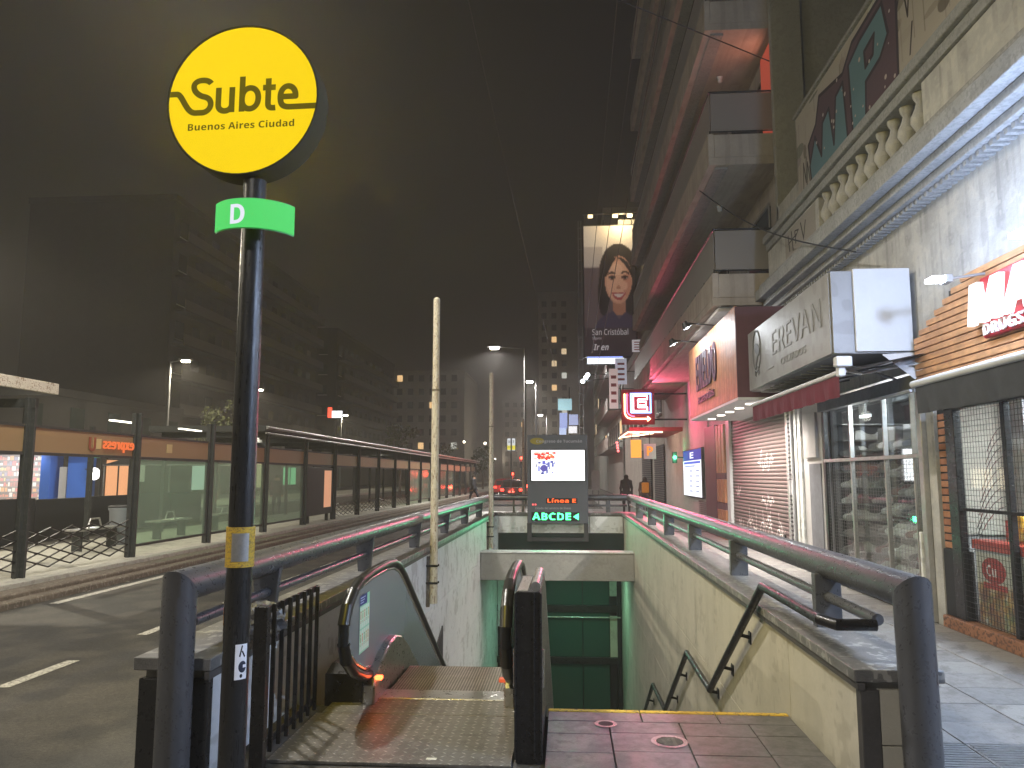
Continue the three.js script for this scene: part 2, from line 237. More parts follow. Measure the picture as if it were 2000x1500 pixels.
const pave = structure('pavement', [sheetY(-2.34, 4.6, -15, 300, -0.022, [hole(-2.2, 1.7, 4.35, 27)]), bx(-2.34, 4.6, -0.15, -0.03, 27, 300)], M.joint);
{ // paving slabs of the pavement to the right of the stairs, one by one
  const sw = 0.575, sl = 0.44, geo = [0, 1].map(() => bc(sw - 0.012, 0.04, sl - 0.012, 0.004));
  for (let i = 0; i < 4; i++) for (let k = 0; k < 46; k++) { const m = put('paving_slab', geo[k % 2], pick(M.slab), pave, 2.16 + i * sw, -0.02 + rnd(-0.0015, 0.0015), -(3.2 + k * sl + (i % 2) * 0.0), 0); m.rotation.y = rnd(-0.002, 0.002); }
  const rib = join([...Array(10)].map((_, k) => bx(-0.27, 0.27, 0.0005, 0.006, -0.19 + k * 0.04, -0.17 + k * 0.04, 0.002)));
  for (let i = 0; i < 2; i++) for (let k = 2; k < 5; k++) put('ribbed_strip', rib, M.slab[1], pave, 2.16 + i * sw, 0, -(3.2 + k * sl));
  const rest = []; for (let k = 0; k < 120; k++) for (let i = 0; i < 4; i++) rest.push(bx(1.875 + i * sw, 1.875 + i * sw + 0.56, -0.04, -0.001, 23.7 + k * 0.6, 24.29 + k * 0.6));
  for (let k = 0; k < 20; k++) for (let i = 0; i < 7; i++) rest.push(bx(-2.3 + i * 0.6, -1.72 + i * 0.6, -0.04, -0.001, 27.1 + k * 0.6, 27.68 + k * 0.6));
  const r = part('far_slabs', rest, M.slab[0], pave); r.userData = { kind: 'stuff' };
}
// road markings
for (let k = 0; k < 20; k++) { const d = 6.4 + k * 2.15; solo('lane_dash', bx(-4.81, -4.69, -0.1185, -0.1165, d, d + 0.95), M.roadPaint, `worn white lane dash, ${nth(k)} counted from the viewer`, 'road marking', 'white lane dashes along the near carriageway'); }
solo('edge_line', bx(-7.2, -7.06, -0.1185, -0.1165, 10.5, 90), M.roadPaint, 'long worn white edge line beside the brown kerb', 'road marking');
// median platform with its stepped, dirty kerb
structure('kerb', [prof([[0, 0]].length ? [[-10, -0.14], [120, -0.14], [120, -0.05], [-10, -0.05]] : [], -7.62, -7.4, 0.02), prof([[-10, -0.14], [120, -0.14], [120, 0.015], [-10, 0.015]], -7.98, -7.6, 0.02)], M.kerb);
structure('platform', bx(-11.6, -7.96, -0.14, 0.11, -10, 120, 0.02), M.platform);
structure('far_pavement', bx(-25, -19, -0.14, 0.02, -10, 200), M.platform);
{ // leaf litter and paper scraps lying in the gutter
  const g = []; for (let k = 0; k < 260; k++) { const d = rnd(11, 40), q = new THREE.PlaneGeometry(rnd(0.03, 0.1), rnd(0.02, 0.06)); q.rotateX(-Math.PI / 2 + rnd(-0.3, 0.3)); q.rotateY(rnd(6)); q.translate(rnd(-7.95, -7.3), 0.028 - (rnd() < 0.4 ? 0.13 : 0), -d); g.push(q); }
  for (const q of g) { const p = q.attributes.position; let c = 0; for (let i = 0; i < 4; i++) c += p.getX(i) / 4; const y = c > -7.4 ? -0.112 : c > -7.61 ? -0.042 : 0.022; for (let i = 0; i < 4; i++) p.setY(i, y + Math.abs(p.getY(i) % 0.01)); }
  const m = structure('litter', g, std([0.4, 0.38, 0.33], 0.9)); m.userData = { kind: 'stuff', label: 'scraps of paper and leaves lying along the kerb', category: 'litter' };
}

// ---------------------------------------------------------------- stairwell
const WL = -2.0, WR = 1.53, D0 = 4.25, D1 = 21.15; // inner faces and ends of the well
function panels(t, x, facing, mat, rows, len, d0, d1, name = 'cladding_panel') {
  const geos = {};
  for (let r = 0; r < rows.length - 1; r++) { let d = d0 - (r % 2) * len * 0.5; for (; d < d1; d += len) { const a = Math.max(d, d0), b = Math.min(d + len, d1); if (b - a < 0.05) continue; part(name, bx(x, x + facing * 0.02, rows[r] + 0.003, rows[r + 1] - 0.003, a + 0.003, b - 0.003, 0.0025), mat, t); } }
}
const lw = thing('stairwell_wall', 'low white clad wall along the road side of the stairwell', 'wall', [-2.17, 0, -12]);
part('core', [bx(-2.34, WL - 0.02, -6.2, 0.585, D0 + 0.03, D1)], M.concrete, lw);
panels(lw, WL - 0.02, 1, M.whitePanel, [-6.2, -5, -3.8, -2.6, -1.45, -0.3, 0.575], 2.35, D0 + 0.05, D1);
for (let k = 0; k < 9; k++) { const a = D0 - 0.04 + k * 1.89, b = Math.min(a + 1.885, D1); part('coping_stone', bx(-2.38, -1.94, 0.59, 0.66, a, b, 0.008), M.granite, lw); part('coping_lip', bx(-1.975, -1.945, 0.545, 0.588, a, b, 0.004), M.copingEdge, lw); }
part('end_facing', bx(-2.36, -1.96, -0.02, 0.54, D0 - 0.01, D0 + 0.045, 0.006), M.poleDark, lw);
const rw = thing('stairwell_wall', 'low beige clad wall along the shop side of the stairwell', 'wall', [1.7, 0, -12]);
part('core', [bx(WR + 0.02, 1.9, -6.2, 0.585, D0 + 0.03, D1)], M.concrete, rw);
panels(rw, WR + 0.02, -1, M.beige, [-6.2, -5, -3.8, -2.6, -1.5, -0.42, 0.555], 2.67, D0 + 0.06, D1);
for (let k = 0; k < 9; k++) { const a = D0 - 0.02 + k * 1.89, b = Math.min(a + 1.885, D1); part('coping_stone', bx(1.475, 1.93, 0.59, 0.655, a, b, 0.008), M.granite, rw); part('coping_lip', bx(1.49, 1.53, 0.55, 0.588, a, b, 0.004), M.copingEdge, rw); }
part('end_corner', bx(1.505, 1.6, -0.02, 0.55, D0 - 0.012, D0 + 0.058, 0.006), M.copingEdge, rw);
for (const [a, b] of [[0, 0.272], [0.278, 0.55]]) part('end_tile', bx(1.604, 1.9, a - (a ? 0 : 0.02), b, D0, D0 + 0.04, 0.003), M.beige, rw);
// rear wall, concrete beam and the slab behind it
const bw = thing('stairwell_wall', 'low end wall of the stairwell behind the information panel', 'wall', [0, 0, -21.3]);
part('core', bx(-2.34, 1.9, -0.9, 0.585, D1 + 0.07, D1 + 0.4), M.concrete, bw);
part('coping_stone', bx(-2.38, 1.93, 0.59, 0.66, D1 + 0.004, D1 + 0.44, 0.008), M.granite, bw);
for (const [a, b] of [[-1.86, -1.05], [-1.04, 0.62], [0.63, 1.52]]) part('cladding_panel', bx(a, b - 0.01, 0.11, 0.55, D1 + 0.04, D1 + 0.068, 0.003), M.whitePanel, bw);
part('lower_band', bx(WL, WR, -0.5, 0.1, D1 + 0.01, D1 + 0.068), M.glassDark, bw);
part('rear_column', bx(WL + 0.002, WL + 0.14, -0.5, 0.56, D1 - 0.2, D1 + 0.03), M.whitePanel, bw);
const beam = thing('concrete_beam', 'pale concrete beam spanning the stairwell above the dark passage', 'beam', [-0.2, -0.75, -18.2]);
part('beam_face', bx(WL + 0.003, WR - 0.003, -0.74, -0.12, 18, 18.4, 0.015), M.concrete, beam);
part('cap', bx(WL + 0.003, WR - 0.003, -0.118, -0.09, 17.97, 18.45, 0.006), M.whitePanel, beam);
part('slab', bx(WL + 0.003, WR - 0.003, -0.72, -0.5, 18.42, 26.9), M.concrete, beam);
// passage below
structure('hall_floor', bx(-2.3, 1.8, -5.3, -5.1, 14.5, 27), M.landing);
const hall = thing('passage_wall', 'dark glazed wall closing the passage at the foot of the stairs', 'wall', [0, -5.1, -22.6]);
part('core', bx(-2.3, 1.8, -5.1, -0.73, 22.7, 22.9), M.black, hall);
for (const [y0, y1, a] of [[-5.1, -3.62, 0], [-3.42, -2.2, 1], [-2.0, -0.75, 2]]) { for (const [x0, x1] of [[-0.6, 0.42], [0.44, 1.18]]) part('glass_panel', bx(x0, x1, y0, y1, 22.5, 22.55, 0.005), M.glassDeep, hall); if (a) part('pale_panel', bx(1.2, 1.42, y0 + (a === 1 ? 0 : 0.25), y1 - 0.1, 22.5, 22.56), M.beige, hall); }
for (const y of [-3.6, -2.18]) part('transom', bx(-2.0, 1.52, y, y + 0.17, 22.42, 22.6, 0.01), M.blackMetal, hall);
part('pull_bar', rod(-0.6, -2.32, 22.4, 1.5, -2.32, 22.4, 0.02), M.steel, hall);
for (const x of [-0.66, 1.46]) part('jamb', bx(x - 0.06, x + 0.06, -5.1, -0.75, 22.4, 22.62, 0.01), M.blackMetal, hall);
part('pale_panel', bx(-1.98, -1.55, -2.6, -0.75, 22.4, 22.5), M.whitePanel, hall);
for (const [s, x] of [[1, -2.0], [-1, 1.53]]) part('side_wall', bx(x, x - s * 0.25, -5.1, -0.74, D1, 22.7), s > 0 ? M.whitePanel : M.beige, hall);
{ const t = thing('passage_light', 'long fluorescent fitting on the ceiling of the stair passage', 'light', [0.3, -0.78, -20.6]);
  part('housing', bx(-0.4, 1.0, -0.78, -0.73, 20.5, 20.7), M.white, t); part('tube_lamp', bx(-0.35, 0.95, -0.8, -0.782, 20.55, 20.65), glow([0.8, 1, 0.85], 2), t);
  panelLight(0.3, -0.82, -20.6, 1.3, 0.1, [0.4, 1, 0.66], 100, [0.3, -5, -20.601], t); }
// landing, stairs
structure('landing', [bx(WL, -0.3, -0.3, -0.02, 3.4, 5.75), bx(-0.3, WR + 0.02, -0.3, -0.028, 3.4, 5.62)], M.joint);
const land = thing('landing_tiles', 'dark grey square tiles at the head of the stairs', 'floor tiles', [0.6, -0.02, -4.6]); land.userData.kind = 'structure'; delete land.userData.category; land.name = 'landing_floor';
{ const g = {}; const xs = [-0.14, 0.27, 0.74, 1.2, 1.525], ds = [3.45, 3.8, 4.15, 4.52, 4.86, 5.2, 5.46]; for (let i = 0; i < 4; i++) for (let k = 0; k < 6; k++) { const sh = (i % 2) * 0.12; part('floor_tile', bx(xs[i] + 0.004, xs[i + 1] - 0.004, -0.026, rnd(-0.0012, 0.0012), ds[k] + 0.004 + (k ? sh * 0.3 : 0), ds[k + 1] - 0.004 + (k < 5 ? sh * 0.3 : 0), 0.003), M.landing, land); } }
const st = thing('staircase', 'stone stairs going down beside the escalator with yellow edge', 'stairs', [0.7, -5.1, -10]);
{ const nos = [[-0.14, 0.5], [0.503, 1.02], [1.023, 1.525]];
  for (const [a, b] of nos) { part('edge_stone', bx(a, b - 0.004, -0.16, 0, 5.464, 5.66, 0.006), M.landing, st); part('yellow_nosing', bx(a, b - 0.004, -0.03, 0.004, 5.662, 5.715, 0.004), M.yellowPaint, st); }
  let d = 5.72, y = -0.155; for (let f = 0; f < 3; f++) { for (let k = 0; k < 9; k++) { part('step', bx(-0.14, 1.525, y - 0.5, y, d, d + 0.283, 0.006), M.landing, st); d += 0.28; y -= 0.155; } part('stair_landing', bx(-0.14, 1.525, y - 0.5, y, d, d + 1.25, 0.006), M.landing, st); d += 1.25; y -= 0.155; } }
// drain cover and smaller inlet in the landing
{ const t = thing('drain_cover', 'round perforated drain cover in the landing tiles', 'drain cover', [0.63, 0, -5.08]);
  const ring = new THREE.RingGeometry(0.085, 0.115, 28); ring.rotateX(-Math.PI / 2); ring.translate(0.63, 0.004, -5.08); part('rim', ring, M.steel, t);
  part('plate', cyl(0.083, 0.083, 0.003, 0.63, 0, -5.08, 24), M.black, t);
  for (let k = -3; k <= 3; k++) { const w = Math.sqrt(0.0064 - (k * 0.022) ** 2); part('slot_bar', bx(0.63 - w, 0.63 + w, 0.003, 0.007, 5.08 + k * 0.022 - 0.005, 5.08 + k * 0.022 + 0.005), M.kerb, t); }
  const u = thing('floor_inlet', 'small dark round inlet near the yellow stair edge', 'drain cover', [0.25, 0, -5.4]); const r2 = new THREE.RingGeometry(0.05, 0.075, 24); r2.rotateX(-Math.PI / 2); r2.translate(0.25, 0.004, -5.4); part('rim', r2, M.steel, u); part('plate', cyl(0.05, 0.05, 0.004, 0.25, 0, -5.4, 20), M.black, u); }

// ---------------------------------------------------------------- railings of the stairwell
const postD = [5.4, 8.06, 10.72, 13.37, 16.02, 18.68];
function trap(x, y0, y1, d, w0, w1, th) { const s = new THREE.Shape([[-w0 / 2, y0], [w0 / 2, y0], [w1 / 2, y1], [-w1 / 2, y1]].map((a) => new THREE.Vector2(...a))); const g = new THREE.ExtrudeGeometry(s, { depth: th - 0.01, bevelEnabled: true, bevelSize: 0.005, bevelThickness: 0.005, bevelSegments: 1 }); g.translate(x, 0, -d - th / 2); return muv(g); }
const rl = thing('guard_railing', 'thick grey tubular railing on the road side of the stairwell', 'railing', [-2.1, 0, -12]);
part('top_rail', pipe([V(-2.09, 0, -4.12), V(-2.09, 1.055, -4.12), V(-2.1, 1.055, -D1 - 0.2)], 0.09, 22), M.rail, rl);
rl.children[0].material = M.rail;
part('lower_rail', pipe([V(-2.1, 0.84, -4.3), V(-2.1, 0.84, -D1 - 0.15)], 0.033, 12), M.rail, rl);
for (const d of postD) part('post', trap(-2.11, 0.655, 1.0, d, 0.12, 0.19, 0.05), M.rail, rl);
const rr = thing('guard_railing', 'thick grey tubular railing on the shop side, rust showing on top', 'railing', [1.73, 0, -12]);
part('top_rail', pipe([V(1.76, 0, -4.14), V(1.75, 1.06, -4.14), V(1.73, 1.06, -D1 - 0.2)], 0.092, 22), M.rail, rr);
part('lower_rail', pipe([V(1.73, 0.85, -4.55), V(1.73, 0.85, -D1 - 0.15)], 0.034, 12), M.rail, rr);
for (const d of postD) part('post', bx(1.645, 1.815, 0.65, 1.0, d - 0.04, d + 0.04, 0.006), M.rail, rr);
const rb = thing('guard_railing', 'grey tubular railing across the far end of the stairwell', 'railing', [0, 0.6, -21.35]);
part('top_rail', pipe([V(-2.0, 1.055, -D1 - 0.2), V(1.64, 1.055, -D1 - 0.2)], 0.085, 16), M.rail, rb);
part('lower_rail', pipe([V(-2.0, 0.84, -D1 - 0.2), V(1.64, 0.84, -D1 - 0.2)], 0.03, 10), M.rail, rb);
for (const x of [-1.45, -1.2, 1.1, 1.16]) part('post', bx(x - 0.03, x + 0.03, 0.65, 0.99, D1 + 0.17, D1 + 0.24, 0.004), M.rail, rb);
// zigzag handrail on the beige wall
{ const t = thing('stair_handrail', 'dark zigzag handrail on the beige stairwell wall', 'handrail', [1.43, 0, -8]); const x = 1.43;
  part('tube', pipe([V(1.70, 0.83, -4.5), V(x + 0.06, 0.83, -4.5), V(x, 0.84, -4.6), V(x, 0.84, -5.9), V(x, -0.5, -8.2), V(x, -0.47, -9.7), V(x, -1.8, -12), V(x, -1.85, -13.6), V(x, -3.2, -16)], 0.032, 14), M.blackMetal, t);
  for (const [d, y] of [[6.75, 0.35], [7.5, -0.09], [8.25, -0.5], [10.4, -0.87], [11.3, -1.4], [12.05, -1.81], [14.4, -2.3]]) part('bracket', [rod(x, y - 0.02, d, WR, y - 0.05, d + 0.02, 0.016), bx(WR - 0.012, WR, y - 0.1, y, d - 0.02, d + 0.06, 0.003)], M.blackMetal, t); }

// ---------------------------------------------------------------- escalator
const es = thing('escalator', 'escalator with black handrails going down into the station', 'escalator', [-0.93, 0, -6]);
part('floor_plate', bx(-1.76, -0.33, -0.015, 0.004, 4.6, 5.5, 0.003), M.floorPlate, es);
part('floor_plate', bx(-1.72, -0.33, -0.015, 0.006, 5.505, 5.86, 0.003), M.floorPlate, es);
part('comb_plate', bx(-1.41, -0.45, -0.015, 0.01, 5.865, 6.1, 0.004), M.steel, es);
for (let k = 0; k < 22; k++) { let d = 6.11 + k * 0.405, y = -0.006; const over = d + 0.4 - 6.95; if (over > 0) y = -0.006 - Math.min(over, 9) * 0.577; if (d > 15.2) break; part('step', bx(-1.385, -0.475, y - 0.23, y, d, d + 0.4, 0.004), M.tread, es); }
const slope = (d, y0, start, run) => y0 - Math.max(0, Math.min(d, run) - start) * 0.577;
for (const s of [0, 1]) { // the two balustrades
  const xh = s ? -0.4 : -1.47, xi = s ? -0.46 : -1.4, side = s ? 1 : -1;
  const loop = []; for (const [d, y] of [[5.95, 0.16], [5.62, 0.22], [5.38, 0.31], [5.2, 0.42], [5.12, 0.55], [5.12, 0.67], [5.19, 0.78], [5.32, 0.86], [5.5, 0.905], [5.8, 0.93], [6.3, 0.935], [6.55, 0.92], [6.75, 0.87], [6.95, 0.775]]) loop.push(V(xh, y, -d)); loop.push(V(xh, 0.775 - (15 - 6.95) * 0.577, -15));
  const hr = part('handrail', pipe(loop, 0.042, 16, true, 0.8), M.rubber, es);
  part('handrail_track', pipe(loop.map((p, i) => V(p.x, p.y - (i < 5 ? -0.05 : i > 7 ? 0.045 : 0.0), p.z - (i < 8 ? 0.04 : 0))), 0.016, 8), M.chrome, hr);
  const gl = [[5.98, 0.22], [5.66, 0.27], [5.42, 0.35], [5.25, 0.45], [5.18, 0.56], [5.18, 0.66], [5.24, 0.75], [5.36, 0.82], [5.5, 0.86], [5.8, 0.885], [6.3, 0.89], [6.55, 0.875], [6.75, 0.825], [6.95, 0.73], [11, 0.73 - 4.05 * 0.577], [11, 0.12 - 4.05 * 0.577], [6.95, 0.12]];
  part('glass_panel', prof(gl, xh - 0.005, xh + 0.005), M.glassEsc, es);
  // skirt with its rounded front, and the outer deck
  const sk = [[5.72, -0.02], [5.72, 0.13], [5.76, 0.17], [6.05, 0.285], [6.25, 0.33], [6.45, 0.335], [6.65, 0.29], [6.9, 0.18], [7.1, 0.06], [15, 0.06 - 7.9 * 0.577], [15, -0.6 - 7.9 * 0.577], [7, -0.5]];
  const a = Math.min(xi, xh + side * 0.02), b = Math.max(xi, xh + side * 0.02);
  part('skirt', prof(sk, a, b, 0.012), M.steel, es);
  if (!s) part('outer_deck', prof([[5.75, -0.02], [5.75, 0.2], [5.9, 0.24], [6.9, 0.24], [15, 0.24 - 8.1 * 0.577], [15, -0.7 - 8.1 * 0.577], [7, -0.6]], -1.78, -1.492, 0.008), M.blackMetal, es);
  const lamp = part('signal_light', bx(xi - side * 0.012 - 0.028, xi - side * 0.012 + 0.028, 0.162, 0.19, 5.75, 5.81, 0.008), glow([1, 0.12, 0.03], s ? 0.6 : 6), es);
  if (!s) bulb(xi - side * 0.012, 0.178, -5.78, [1, 0.08, 0.03], 0.07, es, 1);
}
// divider between escalator and stairs
const dv = thing('divider_panel', 'dark metal divider between the escalator and the stairs', 'divider', [-0.23, 0, -4.75]);
part('body', prof([[4.72, -0.02], [4.72, 0.95], [5.45, 0.955], [5.6, 0.93], [15, 0.93 - 9.4 * 0.577], [15, -0.3 - 9.4 * 0.577], [5.9, -0.3], [5.9, -0.02]], -0.31, -0.16, 0.006), M.blackMetal, dv);
for (const [x, w] of [[-0.312, 0.012], [-0.2, 0.008], [-0.158, 0.012]]) part('edge_trim', bx(x - w / 2, x + w / 2, 0, 0.95, 4.705, 4.722, 0.003), M.poleDark, dv);
part('top_tube', pipe([V(-0.19, 0.985, -4.74), V(-0.19, 0.99, -5.45), V(-0.19, 0.97, -5.6), V(-0.19, 0.97 - 9.4 * 0.577, -15)], 0.03, 12), M.steel, dv);
part('top_strip', bx(-0.3, -0.235, 0.951, 0.963, 4.74, 5.4, 0.003), M.steel, dv);
for (const x of [-0.318, -0.148]) part('reflector_strip', bx(x - 0.008, x + 0.008, 0.4, 0.62, 4.73, 4.76, 0.004), M.chrome, dv);
// pictogram notice stuck on the glass
{ const tx = canvas(160, 400, (g, w, h) => { g.fillStyle = '#9fd8ae'; g.fillRect(0, 0, w, h); g.fillStyle = '#22306e'; g.fillRect(0, 0, w * 0.72, 70); g.fillStyle = '#c9d4e8'; for (let k = 0; k < 3; k++) g.fillRect(10, 14 + k * 17, 80 - k * 14, 6); for (let r = 0; r < 2; r++) for (let c = 0; c < 5; c++) { g.fillStyle = '#d9ecd0'; g.fillRect(5 + c * 31, 80 + r * 160, 27, 148); g.fillStyle = ['#c58a3a', '#8aa23c', '#c7793c', '#5f9a63', '#b9a23c'][(c + r) % 5]; g.beginPath(); g.arc(18 + c * 31, 115 + r * 160, 8, 0, 7); g.fill(); g.fillRect(12 + c * 31, 126 + r * 160, 12, 40); g.fillRect(9 + c * 31, 176 + r * 160, 20, 4); g.fillRect(9 + c * 31, 186 + r * 160, 17, 4); } });
  solo('notice_sticker', sheet(0.27, 0.4, -1.461, 0.6, -5.62, 'right'), print(tx, 0.5), 'green pictogram notice with blue heading on the escalator glass', 'sticker'); }
// triangular guard on the white wall and yellow-grey litter on the plate
solo('deflector_guard', prof([[8.6, -0.62], [9.75, -0.62], [9.75, -0.2]], -1.56, -1.54), M.dark, 'dark triangular guard plate beyond the escalator handrail', 'guard plate');
solo('paper_scrap', bx(-0.83, -0.77, 0.0045, 0.007, 4.66, 4.69), std([0.6, 0.58, 0.5], 0.9), 'small white paper scrap on the escalator floor plate', 'litter');
// fence of black bars beside the escalator
{ const t = thing('bar_fence', 'short black upright bar fence between white wall and escalator', 'fence', [-1.76, 0, -4.95]);
  for (let k = 0; k < 8; k++) { const d = 4.52 + k * 0.135; part('bar', bx(-1.776, -1.75, 0.03, 0.885 - k * 0.002, d - 0.009, d + 0.009, 0.003), M.blackMetal, t); }
  for (const y of [0.06, 0.83]) part('cross_rail', bx(-1.79, -1.776, y, y + 0.045, 4.46, 5.52, 0.003), M.blackMetal, t);
  part('end_post', bx(-1.8, -1.72, 0, 0.9, 4.43, 4.49, 0.004), M.blackMetal, t); }
{ const t = thing('bin_bag', 'crumpled grey plastic bag stuffed behind the fence post', 'bag', [-1.87, 0.66, -4.75]);
  const g = new THREE.IcosahedronGeometry(0.13, 4); const p = g.attributes.position; for (let i = 0; i < p.count; i++) { const v = V().fromBufferAttribute(p, i), n = v.clone().normalize(), k = 1 + 0.18 * Math.sin(n.x * 9 + n.y * 5) * Math.cos(n.z * 8) + 0.1 * Math.sin(n.y * 17 + n.z * 13); v.multiplyScalar(k); v.y *= 0.85; p.setXYZ(i, v.x, v.y + 0.1, v.z); } g.computeVertexNormals(); g.translate(-1.87, 0.66, -4.75); part('bag_body', g, std([0.1, 0.1, 0.105], 0.35), t); }

// old poles fixed inside the road-side wall
for (const [d, label] of [[11.1, 'tall rust-chipped cream pole nearest on the stairwell wall'], [19.5, 'tall rust-chipped cream pole at the far corner of the stairwell'], [36, 'most distant cream pole, behind the information panel']]) {
  const x = d > 30 ? -2.0 : -1.9, y0 = d > 30 ? 0 : -0.15, t = thing('cream_pole', label, 'pole', [x, y0, -d], 'cream poles in a row');
  part('upper_tube', cyl(0.05, 0.048, 4.25 - 2.9, x, 2.9, -d, 18), M.oldPole, t); part('lower_tube', cyl(0.057, 0.055, 2.9 - y0, x, y0, -d, 18), M.oldPole, t); part('collar', cyl(0.06, 0.06, 0.03, x, 2.88, -d, 18), M.kerb, t); part('cap', cyl(0.05, 0.03, 0.03, x, 4.25, -d, 18), M.oldPole, t);
  if (d < 30) { for (const y of [0.12, 0.36]) part('clamp', [bx(-2.0, -1.83, y, y + 0.03, d - 0.065, d - 0.055), bx(-2.0, -1.83, y, y + 0.03, d + 0.055, d + 0.065)], M.blackMetal, t); part('wall_bracket', bx(-2.0, -1.955, -0.2, 0.5, d - 0.03, d + 0.03), M.kerb, t); }
}

// ---------------------------------------------------------------- station sign
{ const px = -1.67, pz = -3.9;
  const t = thing('station_sign', 'round yellow lit station sign on a dark pole', 'sign', [px, 0, pz]);
  part('pole', cyl(0.066, 0.06, 3.235, px, 0, pz, 28), M.poleDark, t);
  part('base_flange', cyl(0.11, 0.1, 0.02, px, 0, pz, 24), M.blackMetal, t);
  const band = part('yellow_band', cyl(0.071, 0.071, 0.2, px, 1.19, pz, 32), M.yellowPaint, t);
  const pl = new THREE.CylinderGeometry(0.0735, 0.0735, 0.14, 24, 1, true, -0.2, 1.2); pl.translate(px, 1.29, pz); part('metal_plate', pl, M.aluminium, band);
  // disc: its front turned to the viewer of the photograph's side of the street
  const disc = new THREE.Group(); disc.name = 'lit_disc'; disc.position.set(-1.725 - px, 3.665, 0); disc.rotation.y = -0.03; disc.rotation.x = 0.0; t.add(disc);
  const R = 0.416, cx = 512, cy = 512;
  const tx = canvas(1024, 1024, (g, w, h) => {
    g.fillStyle = '#fbd50a'; g.fillRect(0, 0, w, h); g.strokeStyle = '#5d5200'; g.fillStyle = '#5d5200'; g.lineCap = 'butt'; g.lineJoin = 'round'; g.lineWidth = 40;
    // wave that runs from the left edge into the S and from the e to the right edge
    g.beginPath(); g.moveTo(0, 452); g.lineTo(52, 452); g.bezierCurveTo(95, 452, 120, 590, 190, 590); g.lineTo(232, 590); g.bezierCurveTo(300, 590, 320, 500, 250, 480); g.bezierCurveTo(165, 462, 135, 365, 230, 362); g.bezierCurveTo(262, 362, 280, 372, 292, 388); g.stroke();
    g.beginPath(); g.moveTo(346, 420); g.lineTo(346, 540); g.bezierCurveTo(346, 600, 440, 600, 440, 540); g.moveTo(440, 420); g.lineTo(440, 596); g.stroke();
    g.beginPath(); g.moveTo(510, 350); g.lineTo(510, 596); g.moveTo(510, 500); g.bezierCurveTo(512, 410, 622, 410, 622, 505); g.bezierCurveTo(622, 600, 514, 600, 510, 520); g.stroke();
    g.beginPath(); g.moveTo(690, 372); g.lineTo(690, 545); g.bezierCurveTo(690, 578, 712, 582, 742, 578); g.moveTo(652, 436); g.lineTo(740, 436); g.stroke();
    g.beginPath(); g.moveTo(776, 505); g.lineTo(878, 505); g.bezierCurveTo(878, 410, 774, 408, 774, 505); g.bezierCurveTo(774, 570, 800, 578, 850, 578); g.lineTo(1024, 578); g.stroke();
    g.font = 'bold 66px sans-serif'; g.textAlign = 'center'; g.textBaseline = 'middle'; const s = 'Buenos Aires Ciudad'; const mw = g.measureText(s).width; g.save(); g.translate(508, 690); g.scale(745 / mw, 1); g.fillText(s, 0, 0); g.restore();
  });
  const faceM = screen(tx, 0.85, 0.01);
  const rim = new THREE.CylinderGeometry(R + 0.006, R + 0.006, 0.16, 64, 1, true); rim.rotateX(Math.PI / 2);
  const lip = new THREE.TorusGeometry(R + 0.004, 0.006, 8, 64); lip.translate(0, 0, 0.08);
  put('rim', join([rim, lip]), std([0.03, 0.026, 0.01], 0.95), disc, px, 0, pz).position.set(0, 0, 0);
  for (const s of [1, -1]) { const f = new THREE.CircleGeometry(R, 64); if (s < 0) f.rotateY(Math.PI); f.translate(0, 0, s * 0.078); const m = new THREE.Mesh(f, faceM); m.name = 'sign_face'; disc.add(m); }
  for (const s of [1, -1]) { const l = new THREE.RectAreaLight(new THREE.Color().setRGB(1, 0.78, 0.0), 95, 0.7, 0.7); l.position.set(0, 0, s * 0.11); disc.add(l); l.rotation.y = s > 0 ? Math.PI : 0; }
  // curved green line plate
  const dt = canvas(512, 160, (g, w, h) => { g.fillStyle = '#52dd6c'; g.fillRect(0, 0, w, h); g.fillStyle = '#eef0ff'; g.font = 'bold 150px sans-serif'; g.textBaseline = 'middle'; g.fillText('D', 130, 86); });
  const cw = new THREE.CylinderGeometry(0.235, 0.235, 0.155, 40, 1, true, -1.05, 2.1);
  const plate = put('line_plate', cw, screen(dt, 0.8, 0.03), t, -1.655, 2.995, -3.95, 0.18);
  plate.material.side = THREE.DoubleSide;
  const edge = new THREE.CylinderGeometry(0.229, 0.229, 0.165, 40, 1, true, -1.07, 2.14); put('plate_backing', edge, std([0.1, 0.35, 0.13], 0.5, 0, { side: THREE.DoubleSide }), t, -1.655, 2.995, -3.95, 0.18);
  part('plate_arm', [rod(-1.86, 2.99, 3.9, -1.45, 2.99, 3.9, 0.012)], M.blackMetal, t);
  // stickers on the pole
  const st1 = canvas(64, 256, (g, w, h) => { g.fillStyle = '#e8e2d8'; g.fillRect(0, 0, w, h); g.fillStyle = '#d98a1e'; g.fillRect(0, 40, w, 110); g.fillStyle = '#7a2c12'; g.fillRect(8, 140, 48, 14); g.fillStyle = '#b8402a'; g.fillRect(12, 175, 40, 18); g.fillStyle = '#8a8a60'; g.fillRect(12, 212, 40, 14); });
  const s1 = new THREE.CylinderGeometry(0.0665, 0.0665, 0.2, 12, 1, true, -1.75, 0.75); put('sticker', s1, print(st1), t, px, 0.92, pz);
  const st2 = canvas(128, 256, (g, w, h) => { g.fillStyle = '#eeeef2'; g.fillRect(0, 0, w, h); g.strokeStyle = '#14141c'; g.lineWidth = 14; g.beginPath(); g.moveTo(70, 10); g.lineTo(45, 90); g.moveTo(70, 50); g.lineTo(100, 95); g.stroke(); g.fillStyle = '#20263c'; g.beginPath(); g.arc(78, 165, 42, 0, 7); g.fill(); g.fillStyle = '#eeeef2'; g.fillRect(82, 150, 50, 22); g.fillStyle = '#14141c'; g.beginPath(); g.arc(66, 230, 14, 0, 7); g.fill(); });
